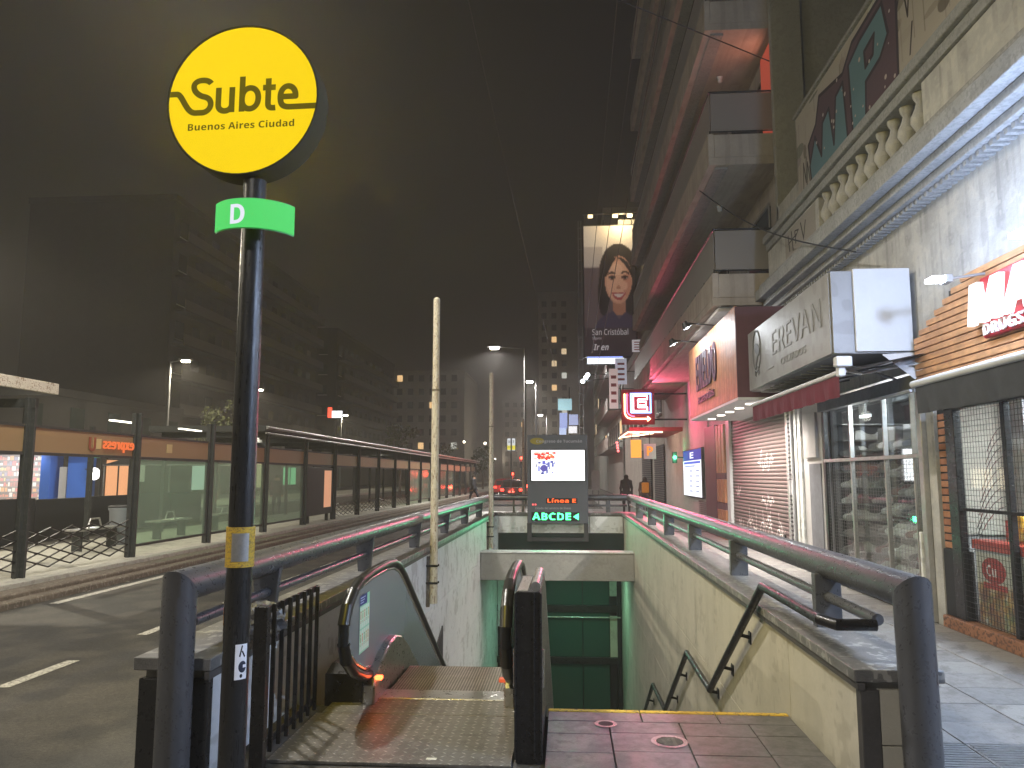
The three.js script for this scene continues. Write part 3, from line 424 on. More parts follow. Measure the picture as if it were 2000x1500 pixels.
  const s2 = new THREE.CylinderGeometry(0.0668, 0.0668, 0.17, 12, 1, true, 0.35, 0.95); put('sticker', s2, print(st2), t, px, 0.73, pz);
}

// ---------------------------------------------------------------- information panel over the far end
{ const d = 20.85, t = thing('information_panel', 'dark station panel with bright screen and red and green lettering', 'information panel', [-0.23, -0.1, -d]);
  part('board', bx(-1.05, 0.58, 0.38, 2.75, d, d + 0.16, 0.015), std([0.075, 0.082, 0.1], 0.55), t);
  for (const x of [-1.0, 0.52]) part('leg', bx(x - 0.06, x + 0.06, -0.1, 0.39, d + 0.02, d + 0.14, 0.008), M.dark, t);
  part('brace', bx(-0.98, 0.5, -0.09, 0.0, d + 0.03, d + 0.13, 0.005), M.dark, t);
  const head = canvas(512, 96, (g, w, h) => { g.fillStyle = '#4c5058'; g.fillRect(0, 0, w, h); g.fillStyle = '#8a7c22'; g.beginPath(); g.ellipse(70, 48, 66, 34, 0, 0, 7); g.fill(); g.fillStyle = '#9a9aa4'; g.font = 'bold 40px sans-serif'; g.textBaseline = 'middle'; g.fillText('Congreso de Tucumán', 60, 50, 440); });
  part('heading', sheet(1.5, 0.26, -0.235, 2.58, -d + 0.003), print(head), t);
  const sc = canvas(640, 372, (g, w, h) => { g.fillStyle = '#ffffff'; g.fillRect(0, 0, w, h); const cols = ['#e2382c', '#f06a3a', '#d8342c', '#f2b8a8']; let q = 5; const r = () => { q = (q * 1103515245 + 12345) & 0x7fffffff; return q / 0x7fffffff; }; for (let k = 0; k < 60; k++) { g.fillStyle = cols[Math.floor(r() * 4)]; g.fillRect(18 + r() * 240, 22 + r() * 80, 14 + r() * 40, 8 + r() * 18); } for (let k = 0; k < 26; k++) { g.fillStyle = ['#3a3d7a', '#5a5f9a', '#8a8fc0', '#40406a'][Math.floor(r() * 4)]; g.fillRect(20 + r() * 270, 120 + r() * 170, 8 + r() * 26, 12 + r() * 50); } g.fillStyle = '#4a4488'; g.beginPath(); g.arc(150, 220, 42, 0, 7); g.fill(); g.fillStyle = '#5a5aa8'; g.fillRect(130, 130, 40, 44); g.fillStyle = '#b8b08a'; for (let k = 0; k < 5; k++) g.fillRect(330, 30 + k * 16, 190 - k * 22, 4); g.fillStyle = '#888'; g.fillRect(580, 282, 38, 6); });
  part('screen_frame', bx(-0.97, 0.53, 1.49, 2.36, d - 0.03, d + 0.01, 0.008), M.black, t);
  part('display_screen', sheet(1.43, 0.82, -0.22, 1.925, -d + 0.032), screen(sc, 1.6), t);
  panelLight(-0.22, 1.925, -d + 0.06, 1.43, 0.82, [0.92, 0.95, 1], 3.5, [-0.22, 1.925, 0], t);
  // dot-matrix lettering drawn as lit dots
  const dots = (str, W, H, color, px, arrow) => canvas(W, H, (g) => { const c = document.createElement('canvas'); c.width = W; c.height = H; const q = c.getContext('2d'); q.fillStyle = '#000'; q.fillRect(0, 0, W, H); q.fillStyle = '#fff'; q.font = `bold ${px}px sans-serif`; q.textBaseline = 'middle'; q.textAlign = 'center'; q.save(); q.translate(W * (arrow ? 0.43 : 0.5), H / 2); q.scale(W * (arrow ? 0.82 : 0.95) / q.measureText(str).width, 1.12); q.fillText(str, 0, 0); q.restore(); if (arrow) { q.beginPath(); q.moveTo(W * 0.99, H * 0.12); q.lineTo(W * 0.87, H * 0.5); q.lineTo(W * 0.99, H * 0.9); q.fill(); } const im = q.getImageData(0, 0, W, H).data; g.fillStyle = '#000'; g.fillRect(0, 0, W, H); g.fillStyle = color; for (let y = 3; y < H; y += 6) for (let x = 3; x < W; x += 6) if (im[(y * W + x) * 4] > 110) { g.beginPath(); g.arc(x, y, 2.9, 0, 7); g.fill(); } });
  part('red_display', sheet(0.84, 0.14, -0.13, 0.98, -d + 0.004), screen(dots('Línea E', 600, 102, '#ff5a1e', 88), 3.2), t);
  part('green_display', sheet(1.28, 0.24, -0.3, 0.56, -d + 0.004), screen(dots('ABCDE', 480, 90, '#4dff9a', 86, true), 5), t);
  const tl = canvas(512, 48, (g, w, h) => { g.fillStyle = '#4c5058'; g.fillRect(0, 0, w, h); g.fillStyle = '#a4a6ac'; g.font = '30px sans-serif'; g.textBaseline = 'middle'; g.fillText('Estado del servicio de líneas', 20, 26, 470); });
  part('caption', sheet(1.3, 0.12, -0.24, 0.79, -d + 0.004), print(tl), t);
  panelLight(-0.3, 0.56, -d + 0.03, 1.25, 0.2, [0.1, 1, 0.45], 26, [-0.3, 0.4, 0], t);
  panelLight(-0.13, 0.98, -d + 0.03, 0.8, 0.12, [1, 0.16, 0.05], 4, [-0.13, 0.8, 0], t);
  for (const x of [-0.9, -0.83]) part('red_lamp', bx(x - 0.02, x + 0.02, 0.86, 0.9, d - 0.006, d + 0.002), glow([1, 0.1, 0.1], 2), t); }

// ---------------------------------------------------------------- old low building with the two shops
const FX = 4.2; // facade line on the right
const ob = thing('old_building', 'old low plastered building with graffiti parapet above the lit shops', 'building', [8, 0, -10]);
part('upper_wall', bx(FX, FX + 0.4, 2.9, 5.1, 1, 15.05), M.plaster, ob);
part('roof_slab', bx(FX + 0.4, 12, 5.0, 5.3, 1, 15.05), M.concrete, ob);
for (const [a, b] of [[1, 4.2], [9.06, 9.24], [12.92, 14.95]]) part('pier', bx(FX - 0.02, FX + 0.4, -0.02, 2.9, a, b, 0.006), a > 12 ? M.paleWall : M.plaster, ob);
part('party_wall', bx(FX + 0.4, 9.5, -0.02, 5.0, 9.08, 9.22), M.plaster, ob);
part('party_wall', bx(FX + 0.4, 9.5, -0.02, 5.0, 14.8, 15.05), M.plaster, ob);
part('party_wall', bx(FX + 0.4, 9.5, -0.02, 5.0, 4.0, 4.2), M.plaster, ob);
part('back_wall', bx(9.5, 9.7, -0.02, 5.0, 1, 15.05), M.plaster, ob);
part('shop_floor', bx(FX + 0.02, 9.5, -0.1, 0.1, 4.2, 9.08), M.slab[1], ob); part('shop_floor', bx(FX + 0.02, 9.5, -0.1, 0.06, 9.22, 14.8), M.slab[1], ob);
part('shop_ceiling', bx(FX + 0.41, 9.5, 2.82, 2.88, 4.2, 9.08), M.white, ob); part('shop_ceiling', bx(FX + 0.41, 9.5, 2.86, 2.9, 9.22, 14.8), M.grey, ob);
// mouldings: stepped cornice, dentils, balustrade, ledge
for (const [x, y0, y1] of [[3.98, 4.82, 4.92], [3.86, 4.922, 5.02], [3.72, 5.022, 5.22], [3.8, 5.222, 5.34]]) part('cornice_moulding', bx(x, FX + 0.1, y0, y1, 1, 15.04, 0.015), M.cornice, ob);
for (let k = 0; k < 96; k++) { const d = 3.2 + k * 0.122; part('dentil', bx(4.04, FX, 4.76, 4.815, d, d + 0.06), M.cornice, ob); }
part('balustrade_base', bx(3.95, FX + 0.3, 5.342, 5.46, 1, 15.03, 0.01), M.plaster, ob);
part('balustrade_back', bx(FX + 0.12, FX + 0.3, 5.46, 6.02, 1, 15.03), M.cornice, ob);
for (const [a, b] of [[1, 8.45], [12.0, 15.03]]) part('pedestal', bx(4.0, FX + 0.12, 5.46, 6.02, a, b, 0.01), M.plaster, ob);
{ const pr = [[0.05, 0], [0.075, 0.02], [0.05, 0.05], [0.06, 0.09], [0.115, 0.2], [0.11, 0.27], [0.06, 0.38], [0.045, 0.44], [0.075, 0.5], [0.08, 0.55]].map((p) => new THREE.Vector2(...p)); const g = new THREE.LatheGeometry(pr, 16); for (let k = 0; k < 10; k++) put('baluster', g, M.plaster, ob, 4.09, 5.462, -(8.68 + k * 0.35)); }
part('ledge_moulding', bx(3.96, FX + 0.3, 6.022, 6.16, 1, 15.03, 0.012), M.cornice, ob); part('ledge_moulding', bx(3.9, FX + 0.3, 6.162, 6.3, 1, 15.03, 0.02), M.cornice, ob); part('ledge_moulding', bx(4.02, FX + 0.3, 6.302, 6.4, 1, 15.03, 0.01), M.plaster, ob);
{ // parapet wall carrying the sprayed mural
  const tx = canvas(1024, 256, (g, w, h) => { // left = far end
    g.fillStyle = '#a79f98'; g.fillRect(0, 0, w, h); let q = 9; const r = () => { q = (q * 1103515245 + 12345) & 0x7fffffff; return q / 0x7fffffff; };
    for (let k = 0; k < 900; k++) { const v = 95 + r() * 90; g.fillStyle = `rgba(${v},${v - 6},${v - 14},0.12)`; g.beginPath(); g.ellipse(r() * w, r() * h, 4 + r() * 34, 3 + r() * 18, 0, 0, 7); g.fill(); }
    for (let k = 0; k < 60; k++) { g.fillStyle = `rgba(60,54,50,${0.08 + r() * 0.12})`; g.fillRect(r() * w, r() * 60, 1 + r() * 5, 40 + r() * 200); }
    g.fillStyle = '#4c3a3c'; g.strokeStyle = '#33262c'; g.lineWidth = 9; g.lineJoin = 'round';
    const blob = (p, f) => { g.beginPath(); p.forEach(([x, y], i) => (i ? g.lineTo(x, y) : g.moveTo(x, y))); g.closePath(); g.fillStyle = f; g.fill(); g.stroke(); };
    blob([[90, 120], [150, 90], [180, 30], [330, 60], [390, 20], [560, 10], [600, 60], [590, 250], [110, 250]], '#564047');
    const c = '#5d7c88'; blob([[105, 245], [95, 180], [140, 120], [180, 190], [195, 110], [240, 95], [262, 200], [285, 90], [330, 80], [345, 245]], c); blob([[372, 245], [365, 60], [430, 40], [540, 30], [560, 110], [520, 140], [450, 150], [440, 245]], c); blob([[450, 80], [500, 72], [490, 112], [452, 118]], '#564047');
    g.fillStyle = '#b7a8a4'; for (let k = 0; k < 26; k++) { g.beginPath(); g.arc(110 + r() * 470, 40 + r() * 190, 2 + r() * 3.5, 0, 7); g.fill(); }
    g.strokeStyle = '#2c2426'; g.lineWidth = 5; for (const s of [[[40, 240], [48, 150], [62, 210], [70, 140]], [[66, 230], [78, 160], [92, 220]], [[600, 90], [625, 40], [640, 130], [660, 30]], [[640, 40], [690, 34]], [[700, 20], [705, 90]], [[655, 150], [640, 210]], [[720, 60], [760, 40], [770, 120]], [[800, 80], [830, 30], [860, 110]]]) { g.beginPath(); s.forEach(([x, y], i) => (i ? g.lineTo(x, y) : g.moveTo(x, y))); g.stroke(); } });
  tx.wrapS = tx.wrapT = THREE.ClampToEdgeWrapping;
  const w = part('parapet_wall', bx(FX, FX + 0.3, 6.4, 8.05, 1, 13.6, 0.0), M.plaster, ob); part('parapet_coping', bx(FX - 0.05, FX + 0.36, 8.052, 8.12, 1, 13.62, 0.01), M.cornice, ob);
  part('sprayed_mural', sheet(7.2, 1.62, FX - 0.004, 7.225, -(13.58 - 3.6), 'street'), print(tx, 0.92, { bumpMap: bumpMid, bumpScale: 0.004 }), ob);
  part('parapet_end', bx(FX, FX + 0.3, 6.4, 6.9, 13.6, 15.03), M.plaster, ob); }
// black tags on the pedestal
{ const tx = canvas(256, 128, (g, w, h) => { g.fillStyle = '#8d8781'; g.fillRect(0, 0, w, h); g.strokeStyle = '#302b2b'; g.lineWidth = 6; for (const s of [[[30, 20], [40, 100]], [[60, 15], [70, 110]], [[90, 30], [95, 90]], [[90, 30], [120, 40], [95, 60]], [[140, 20], [160, 100], [180, 30]], [[30, 60], [110, 50]]]) { g.beginPath(); s.forEach(([x, y], i) => (i ? g.lineTo(x, y) : g.moveTo(x, y))); g.stroke(); } });
  part('sprayed_tag', sheet(1.7, 0.5, 3.996, 5.74, -13.0, 'street'), print(tx, 0.92), ob); }
part('sagging_cable', pipe([...Array(17)].map((_, k) => { const u = k / 16; return V(2.85 + 1.0 * u, 7.6 - 3.0 * u - 0.25 * Math.sin(u * Math.PI), -(15.8 - 5.6 * u)); }), 0.012, 6), M.black, ob);
// beige pier details: recessed door panel, meter box
part('pier_trim', bx(4.14, 4.178, -0.01, 2.85, 13.95, 14.1, 0.006), M.whitePanel, ob); part('pier_trim', bx(4.14, 4.178, -0.01, 2.85, 14.2, 14.32, 0.006), M.whitePanel, ob);
part('meter_box', bx(4.13, 4.178, 1.95, 2.7, 13.1, 13.75, 0.008), M.paleWall, ob); part('recess_panel', bx(4.165, 4.179, 0, 1.85, 13.0, 13.6), M.canvasGrey, ob);

// wall floodlights
for (const [d, cd, label] of [[7.6, 4, 'small lit floodlight on the plaster wall above the wood slats'], [6.15, 17, 'strong white floodlight at the right edge above the drugstore'], [3.0, 48, 'floodlight on the plaster wall nearest the viewer']]) {
  const x = 3.62, y = 3.58 + (d > 8 ? 0 : -0.02), t = thing('wall_floodlight', label, 'light', [x, y, -d], 'floodlights along the old facade');
  part('arm', rod(FX, y + 0.06, d, x + 0.1, y - 0.005, d, 0.014), M.grey, t); part('housing', bx(x + 0.058, x + 0.13, y - 0.05, y + 0.03, d - 0.07, d + 0.07, 0.01), M.grey, t);
  part('lamp_lens', bx(x - 0.075, x + 0.055, y - 0.03, y + 0.01, d - 0.085, d + 0.085, 0.008), M.lampCool, t); bulb(x - 0.01, y - 0.01, -d, [0.52, 0.68, 1], cd, t, 3); }

// ---------------------------------------------------------------- drugstore
{ const t = thing('drugstore_front', 'drugstore front with wood slat fascia, wire grille and red white sign', 'shop front', [FX, 0, -7]);
  // plinth and threshold
  part('threshold', bx(FX - 0.06, FX + 0.3, 0.0, 0.13, 4.2, 9.05, 0.012), M.stepWood, t);
  // narrow brick column with dark steel posts
  let k = 0; for (let y = 0.86; y < 2.28; y += 0.083) part('brick', bx(4.2, 4.3, y, y + 0.066, 8.86, 9.02, 0.006), M.brick[k++ % 2], t);
  part('column_backing', bx(4.215, 4.36, 0.13, 2.45, 8.84, 9.04), M.black, t);
  part('column_base', bx(4.185, 4.3, 0.13, 0.85, 8.6, 9.04, 0.01), M.black, t);
  part('jamb', bx(4.18, 4.26, 0.13, 2.4, 8.62, 8.82, 0.008), M.blackMetal, t);
  for (const d of [7.72, 6.4, 5.1]) part('mullion', bx(4.2, 4.26, 0.13, 2.4, d - 0.035, d + 0.035, 0.006), M.poleDark, t);
  part('transom', bx(4.19, 4.25, 1.28, 1.31, 4.3, 8.6, 0.004), M.black, t); part('head', bx(4.18, 4.28, 2.36, 2.46, 4.2, 8.84, 0.006), M.blackMetal, t);
  const wires = []; for (let d = 4.4; d < 8.6; d += 0.055) wires.push(bx(4.186, 4.189, 0.16, 2.36, d - 0.0018, d + 0.0018)); for (let y = 0.18; y < 2.36; y += 0.055) wires.push(bx(4.182, 4.186, y - 0.0018, y + 0.0018, 4.3, 8.6)); const gr = part('wire_grille', wires, M.black, t); gr.userData.kind = 'stuff';
  part('window_pane', bx(4.228, 4.234, 0.14, 2.36, 4.25, 8.62), M.glassClear, t);
  // slatted fascia, arched at its far top corner
  for (let y = 2.72, i = 0; y < 3.66; y += 0.076, i++) { const cut = y > 3.2 ? (y - 3.2) * 2.6 : 0; part('slat', bx(4.08, 4.12, y, y + 0.064, 4.2, 9.2 - cut, 0.004), M.woodSlat, t); }
  part('slat_backing', bx(4.122, 4.16, 2.7, 3.62, 4.2, 8.4), M.black, t);
  // lettering: white lit letters on a red plate
  part('red_plate', bx(4.03, 4.078, 2.96, 3.56, 5.9, 7.62, 0.02), std([0.42, 0.02, 0.03], 0.5), t);
  part('lit_lettering_sign', letters('MAXI', 1.75, 0.4, 0.06, 4.03, 3.31, -6.86, 'street', font, 0.2), glow([1, 0.97, 0.97], 1.5), t);
  panelLight(3.93, 3.31, -6.86, 1.5, 0.4, [1, 0.9, 0.9], 3.5, [0, 3.0, -7.2], t);
  part('small_lettering', letters('DRUGSTORE', 1.15, 0.11, 0.02, 4.028, 3.04, -7.0, 'street', font), std([0.75, 0.73, 0.72], 0.5), t);
  // awning: roller tube, hanging dark fabric
  const aw = thing('dark_awning', 'rolled dark awning with pale tube over the drugstore window', 'awning', [3.75, 2.3, -6.3]);
  part('roller_tube', pipe([V(3.7, 2.615, -8.42), V(3.7, 2.625, -3.5)], 0.038, 14), M.white, aw);
  const vp = []; for (let i = 0; i <= 60; i++) vp.push([3.5 + i / 60 * 4.88, 0.02 * Math.sin(i * 0.9) + 0.012 * Math.sin(i * 2.3)]);
  const vg = new THREE.BufferGeometry(), P = [], I = []; vp.forEach(([d, w], i) => { for (let j = 0; j < 4; j++) P.push(3.7 + w * j / 3 + 0.03 * j / 3, 2.6 - j * 0.1, -d); if (i) for (let j = 0; j < 3; j++) { const a = (i - 1) * 4 + j, b = i * 4 + j; I.push(a, b, a + 1, b, b + 1, a + 1); } }); vg.setAttribute('position', new THREE.Float32BufferAttribute(P, 3)); vg.setIndex(I); vg.computeVertexNormals(); M.canvasDark.side = THREE.DoubleSide; part('valance', muv(toCreasedNormals(vg, 1.2)), M.canvasDark, aw);
  part('fabric', prof([[3.5, 2.62], [8.4, 2.62], [8.4, 2.635], [3.5, 2.635]], 3.72, 4.08), M.canvasDark, aw);
  // interior
  const room = thing('shop_shelving', 'lit white wall shelving inside the drugstore', 'shelving', [6.4, 0.1, -8.9]);
  part('back_panel', bx(4.95, 8.0, 0.1, 2.8, 9.045, 9.075), M.white, room); for (let i = 0; i < 7; i++) part('shelf_board', bx(5.0, 8.0, 0.5 + i * 0.34, 0.525 + i * 0.34, 8.72, 9.04, 0.003), M.white, room);
  part('side_panel', bx(4.97, 4.995, 0.1, 2.8, 8.72, 9.04), M.white, room); part('pegboard', bx(4.4, 4.95, 1.0, 2.75, 9.03, 9.055), M.beige, room);
  const cnt = {}; let n = 0; for (let i = 0; i < 6; i++) for (let q = 5.04; q < 6.9; q += rnd(0.17, 0.24)) { const h = rnd(0.12, 0.27), w = rnd(0.08, 0.17), [cn, col] = pick([['red', [0.6, 0.05, 0.04]], ['cream', [0.7, 0.65, 0.6]], ['blue', [0.1, 0.12, 0.45]], ['orange', [0.6, 0.35, 0.04]], ['green', [0.08, 0.3, 0.12]], ['white', [0.75, 0.72, 0.7]], ['pink', [0.55, 0.1, 0.25]]]), ord = (cnt[i] = (cnt[i] ?? -1) + 1); const g = n % 3 ? bx(q, q + w, 0.527 + i * 0.34, 0.527 + i * 0.34 + h, 8.76, 8.9, 0.006) : join([cyl(w * 0.45, w * 0.45, h * 0.65, q + w / 2, 0.527 + i * 0.34, -8.84, 12), cyl(w * 0.45, w * 0.18, h * 0.15, q + w / 2, 0.527 + i * 0.34 + h * 0.65, -8.84, 12), cyl(w * 0.18, w * 0.18, h * 0.2, q + w / 2, 0.527 + i * 0.34 + h * 0.8, -8.84, 12)]); n++; solo(g.attributes.position.count > 120 ? 'product_bottle' : 'product_box', g, std(col, 0.5), `${cn} ${(n - 1) % 3 ? 'box' : 'bottle'}, ${nth(ord)} from the left on the ${nth(i)} drugstore shelf up`, 'product', `goods on drugstore shelf board ${i + 1}`); }
  const ctr = thing('shop_counter', 'drugstore counter with posters and a red band behind the grille', 'counter', [4.8, 0.1, -6.6]);
  part('body', bx(4.285, 5.1, 0.1, 0.93, 4.4, 8.55, 0.01), M.white, ctr); part('red_band', bx(4.265, 5.14, 0.89, 0.985, 4.4, 8.58, 0.008), std([0.5, 0.05, 0.03], 0.4), ctr);
  const poster = (seedv) => canvas(384, 256, (g, w, h) => { g.fillStyle = '#cfc8bb'; g.fillRect(0, 0, w, h); let q = seedv; const r = () => { q = (q * 1103515245 + 12345) & 0x7fffffff; return q / 0x7fffffff; }; for (let k = 0; k < 260; k++) { g.fillStyle = ['rgba(190,120,50,0.35)', 'rgba(150,90,40,0.4)', 'rgba(220,170,80,0.35)', 'rgba(120,60,40,0.4)', 'rgba(90,110,60,0.35)'][Math.floor(r() * 5)]; g.beginPath(); g.ellipse(r() * w, 120 + r() * 150, 8 + r() * 26, 6 + r() * 18, r() * 3, 0, 7); g.fill(); } g.fillStyle = '#b3261e'; g.beginPath(); g.ellipse(110, 58, 78, 46, 0, 0, 7); g.fill(); g.fillStyle = '#f3e9e6'; g.font = 'bold 54px sans-serif'; g.textBaseline = 'middle'; g.fillText('Cu', 62, 60); g.fillStyle = '#c0392b'; g.fillRect(40, 104, 150, 20); });
  part('poster', sheet(1.1, 0.72, 4.28, 0.5, -7.98, 'street'), print(poster(3), 0.5), ctr); part('poster', sheet(1.1, 0.72, 4.28, 0.5, -6.8, 'street'), print(poster(31), 0.5), ctr);
  // yellow stand and hanging strips
  part('display_pole', rod(4.4, 1.19, 8.02, 4.4, 2.26, 8.04, 0.022, 10), M.yellowPaint, t);
  for (let i = 0; i < 9; i++) { const a = 0.35 + 0.05 * i; part('hook_wire', pipe([...Array(6)].map((_, j) => V(4.4, 2.15 - i * 0.1 - 0.5 * (j / 5) ** 2 * a * 1.4, -(8.05 + j / 5 * a))), 0.005, 5), M.chrome, t); }
  for (let i = 0; i < 7; i++) solo('snack_pack', bx(4.55, 4.75, 0.987, 0.987 + rnd(0.15, 0.3), 7.3 + i * 0.17, 7.43 + i * 0.17, 0.01), std(pick([[0.6, 0.06, 0.04], [0.7, 0.4, 0.03], [0.65, 0.6, 0.5]]), 0.45), `snack pack, ${nth(i)} from the right along the drugstore counter`, 'product', 'snack packs on the drugstore counter');
  const cl = thing('ceiling_light', 'square lit panel on the drugstore ceiling', 'light', [5.6, 2.8, -6.8]); part('light_panel', bx(5.2, 6.0, 2.795, 2.815, 5.8, 7.8), glow([0.95, 0.97, 1], 2), cl); panelLight(5.6, 2.77, -6.8, 0.8, 2, [0.9, 0.95, 1], 60, [5.6, 0, -6.801], cl); }

// ---------------------------------------------------------------- shoe shop
{ const t = thing('shoe_shop_front', 'shoe shop front with aluminium frames and dark glass', 'shop front', [FX, 0, -11]);
  for (const [d, w] of [[12.82, 0.09], [11.67, 0.04], [10.46, 0.03], [9.62, 0.025]]) part('mullion', bx(4.17, 4.23, 0.06, 2.72, d - w / 2, d + w / 2, 0.005), d > 12 ? M.blackMetal : M.aluminium, t);
  part('corner_post', bx(4.12, 4.24, 0, 2.72, 9.25, 9.36, 0.008), M.aluminium, t); part('corner_post', bx(4.1, 4.2, 0.12, 1.0, 9.37, 9.42, 0.006), M.whitePanel, t);
  part('transom', bx(4.15, 4.22, 1.86, 1.91, 9.36, 12.8, 0.005), M.aluminium, t); part('sill', bx(4.12, 4.26, 0.05, 0.1, 9.36, 12.8, 0.005), M.aluminium, t); part('head', bx(4.12, 4.25, 2.68, 2.85, 9.26, 12.9, 0.008), M.canvasGrey, t);
  const skew = (y0, y1) => { const g = bc(0.006, y1 - y0, 3.42); g.rotateY(-0.033); g.translate(4.262, (y0 + y1) / 2, -11.07); return muv(g); }; part('window_pane', skew(0.1, 1.86), M.glassClear, t); part('window_pane', skew(1.91, 2.68), M.glassClear, t);
  const w = []; for (let d = 9.4; d < 12.8; d += 0.09) w.push(bx(4.19, 4.193, 0.1, 1.84, d - 0.002, d + 0.002)); for (let y = 0.14; y < 1.84; y += 0.05) w.push(bx(4.194, 4.197, y - 0.0015, y + 0.0015, 9.36, 12.78)); part('wire_grille', w, M.grey, t).userData.kind = 'stuff';
  const sh = thing('shoe_rack', 'dark stepped shoe rack behind the shoe shop glass', 'rack', [5, 0.06, -11]);
  for (let i = 0; i < 6; i++) part('shelf_board', bx(4.34 + i * 0.06, 5.3, 0.28 + i * 0.27, 0.3 + i * 0.27, 9.5, 11.6, 0.003), M.grey, sh); part('back_panel', bx(5.3, 5.35, 0.06, 2.8, 9.3, 12.9), M.dark, sh); part('upright', bx(5.0, 5.3, 0.06, 2.2, 11.62, 11.66), M.grey, sh);
  part('display_back', bx(4.3, 6.6, 0.06, 2.8, 12.84, 12.88), M.dark, sh); for (let i = 0; i < 10; i++) part('display_board', bx(4.36, 6.5, 0.2 + i * 0.25, 0.215 + i * 0.25, 12.5, 12.83, 0.003), i % 3 ? M.grey : M.aluminium, sh);
  part('upper_shelf', bx(4.6, 5.3, 2.02, 2.05, 9.5, 12.7), M.grey, sh);
  // shoes: one profile, several tones
  const s = new THREE.Shape(); s.moveTo(0, 0); s.lineTo(0.27, 0); s.quadraticCurveTo(0.3, 0.035, 0.25, 0.055); s.lineTo(0.16, 0.075); s.quadraticCurveTo(0.12, 0.11, 0.1, 0.125); s.lineTo(0.02, 0.12); s.quadraticCurveTo(-0.01, 0.06, 0, 0);
  const sg = new THREE.ExtrudeGeometry(s, { depth: 0.05, bevelEnabled: true, bevelSize: 0.014, bevelThickness: 0.018, bevelSegments: 2, curveSegments: 5 }); sg.translate(-0.13, 0.014, -0.025); const bt = s.clone(); const bs = new THREE.Shape(); bs.moveTo(0, 0); bs.lineTo(0.25, 0); bs.quadraticCurveTo(0.27, 0.04, 0.22, 0.06); bs.lineTo(0.12, 0.1); bs.lineTo(0.11, 0.3); bs.lineTo(0.01, 0.3); bs.lineTo(0, 0); const bg = new THREE.ExtrudeGeometry(bs, { depth: 0.06, bevelEnabled: true, bevelSize: 0.012, bevelThickness: 0.018, bevelSegments: 2 }); bg.translate(-0.12, 0.014, -0.03);
  const tones = [std([0.55, 0.53, 0.52], 0.5), std([0.06, 0.06, 0.065], 0.4), std([0.3, 0.28, 0.27], 0.5), std([0.16, 0.05, 0.05], 0.45), std([0.68, 0.67, 0.66], 0.45)];
  const row = ['bottom', 'second', 'third', 'fourth', 'fifth', 'top'];
  for (let i = 0; i < 6; i++) for (let k = 0; k < 9; k++) { const ti = Math.floor(rnd(5)), m = new THREE.Mesh(sg, tones[ti]); m.name = numbered('shoe'); m.position.set(4.46 + i * 0.06, 0.301 + i * 0.27, -(9.62 + k * 0.22 + rnd(0, 0.03))); m.rotation.y = Math.PI - 0.5 + rnd(-0.35, 0.35); m.userData = { label: `${['pale grey', 'black', 'brown grey', 'dark red', 'white'][ti]} shoe, ${nth(k)} from the right on the ${row[i]} rack board`, category: 'shoe', group: `shoes on the ${row[i]} rack board` }; scene.add(m); }
  for (let i = 0; i < 9; i++) for (let k = 0; k < 8; k++) { if (rnd() < 0.12) continue; const ti = Math.floor(rnd(5)), m = new THREE.Mesh(sg, tones[ti]); m.name = numbered('shoe'); m.position.set(4.52 + k * 0.23 + rnd(-0.02, 0.02), 0.216 + i * 0.25, -12.66); m.rotation.y = rnd(-0.7, 0.7) + (k % 2 ? 0 : Math.PI); m.userData = { label: `${['pale grey', 'black', 'brown grey', 'dark red', 'white'][ti]} shoe, ${nth(k)} from the left on the ${nth(i)} display board up`, category: 'shoe', group: `shoes on display board ${i + 1}` }; scene.add(m); }
  for (let k = 0; k < 9; k++) { const m = new THREE.Mesh(bg, tones[1 + k % 2]); m.name = numbered('boot'); m.position.set(4.8, 2.051, -(9.8 + k * 0.3)); m.rotation.y = Math.PI - 0.3 + rnd(-0.4, 0.4); m.userData = { label: `${k % 2 ? 'brown grey' : 'black'} boot, ${nth(k)} from the right on the high shoe shop shelf`, category: 'boot', group: 'boots on the high shelf' }; scene.add(m); }
  const fl = thing('strip_light', 'short lit strip lamp inside the top of the shoe shop window', 'light', [4.4, 2.5, -11.6]); part('tube_lamp', bx(4.36, 4.42, 2.5, 2.54, 11.45, 11.75), M.tubeWhite, fl); part('bracket', bx(4.37, 4.41, 2.54, 2.7, 11.58, 11.62), M.grey, fl); bulb(4.39, 2.52, -11.6, [1, 0.93, 0.8], 1.4, fl, 4);
  const cl = thing('ceiling_light', 'dim round lamp deep inside the shoe shop', 'light', [4.95, 2.5, -10.2]); part('lamp_bulb', new THREE.SphereGeometry(0.06, 16, 10).translate(4.85, 2.62, -10.2), glow([1, 1, 1], 2), cl); part('stem', rod(4.85, 2.66, 10.2, 4.85, 2.86, 10.2, 0.01), M.grey, cl); bulb(4.85, 2.62, -10.2, [0.88, 0.93, 1], 10, cl, 3);
  // its sign box
  const sb = thing('shop_sign_box', 'grey EREVAN sign box over the shoe shop', 'sign', [3.7, 3.1, -11.4]);
  part('frame', bx(3.24, 4.15, 3.1, 4.12, 9.36, 13.6, 0.01), M.signGrey, sb); part('front_panel', bx(3.2, 3.238, 3.11, 4.11, 9.4, 13.55, 0.004), M.signGrey, sb);
  part('end_strip', bx(3.215, 3.44, 3.11, 4.11, 9.34, 9.358), M.signGrey, sb); part('white_end_panel', bx(3.47, 4.13, 3.12, 4.13, 9.31, 9.356, 0.006), M.white, sb);
  part('lettering', letters('EREVAN', 2.3, 0.36, 0.006, 3.198, 3.68, -10.85, 'street', fontR), std([0.19, 0.187, 0.19], 0.5), sb); part('small_lettering', letters('CALZADOS', 1.2, 0.1, 0.005, 3.198, 3.33, -10.95, 'street', fontR), std([0.2, 0.2, 0.2], 0.5), sb); part('underline', bx(3.19, 3.199, 3.31, 3.325, 11.95, 12.3), std([0.2, 0.2, 0.2], 0.5), sb);
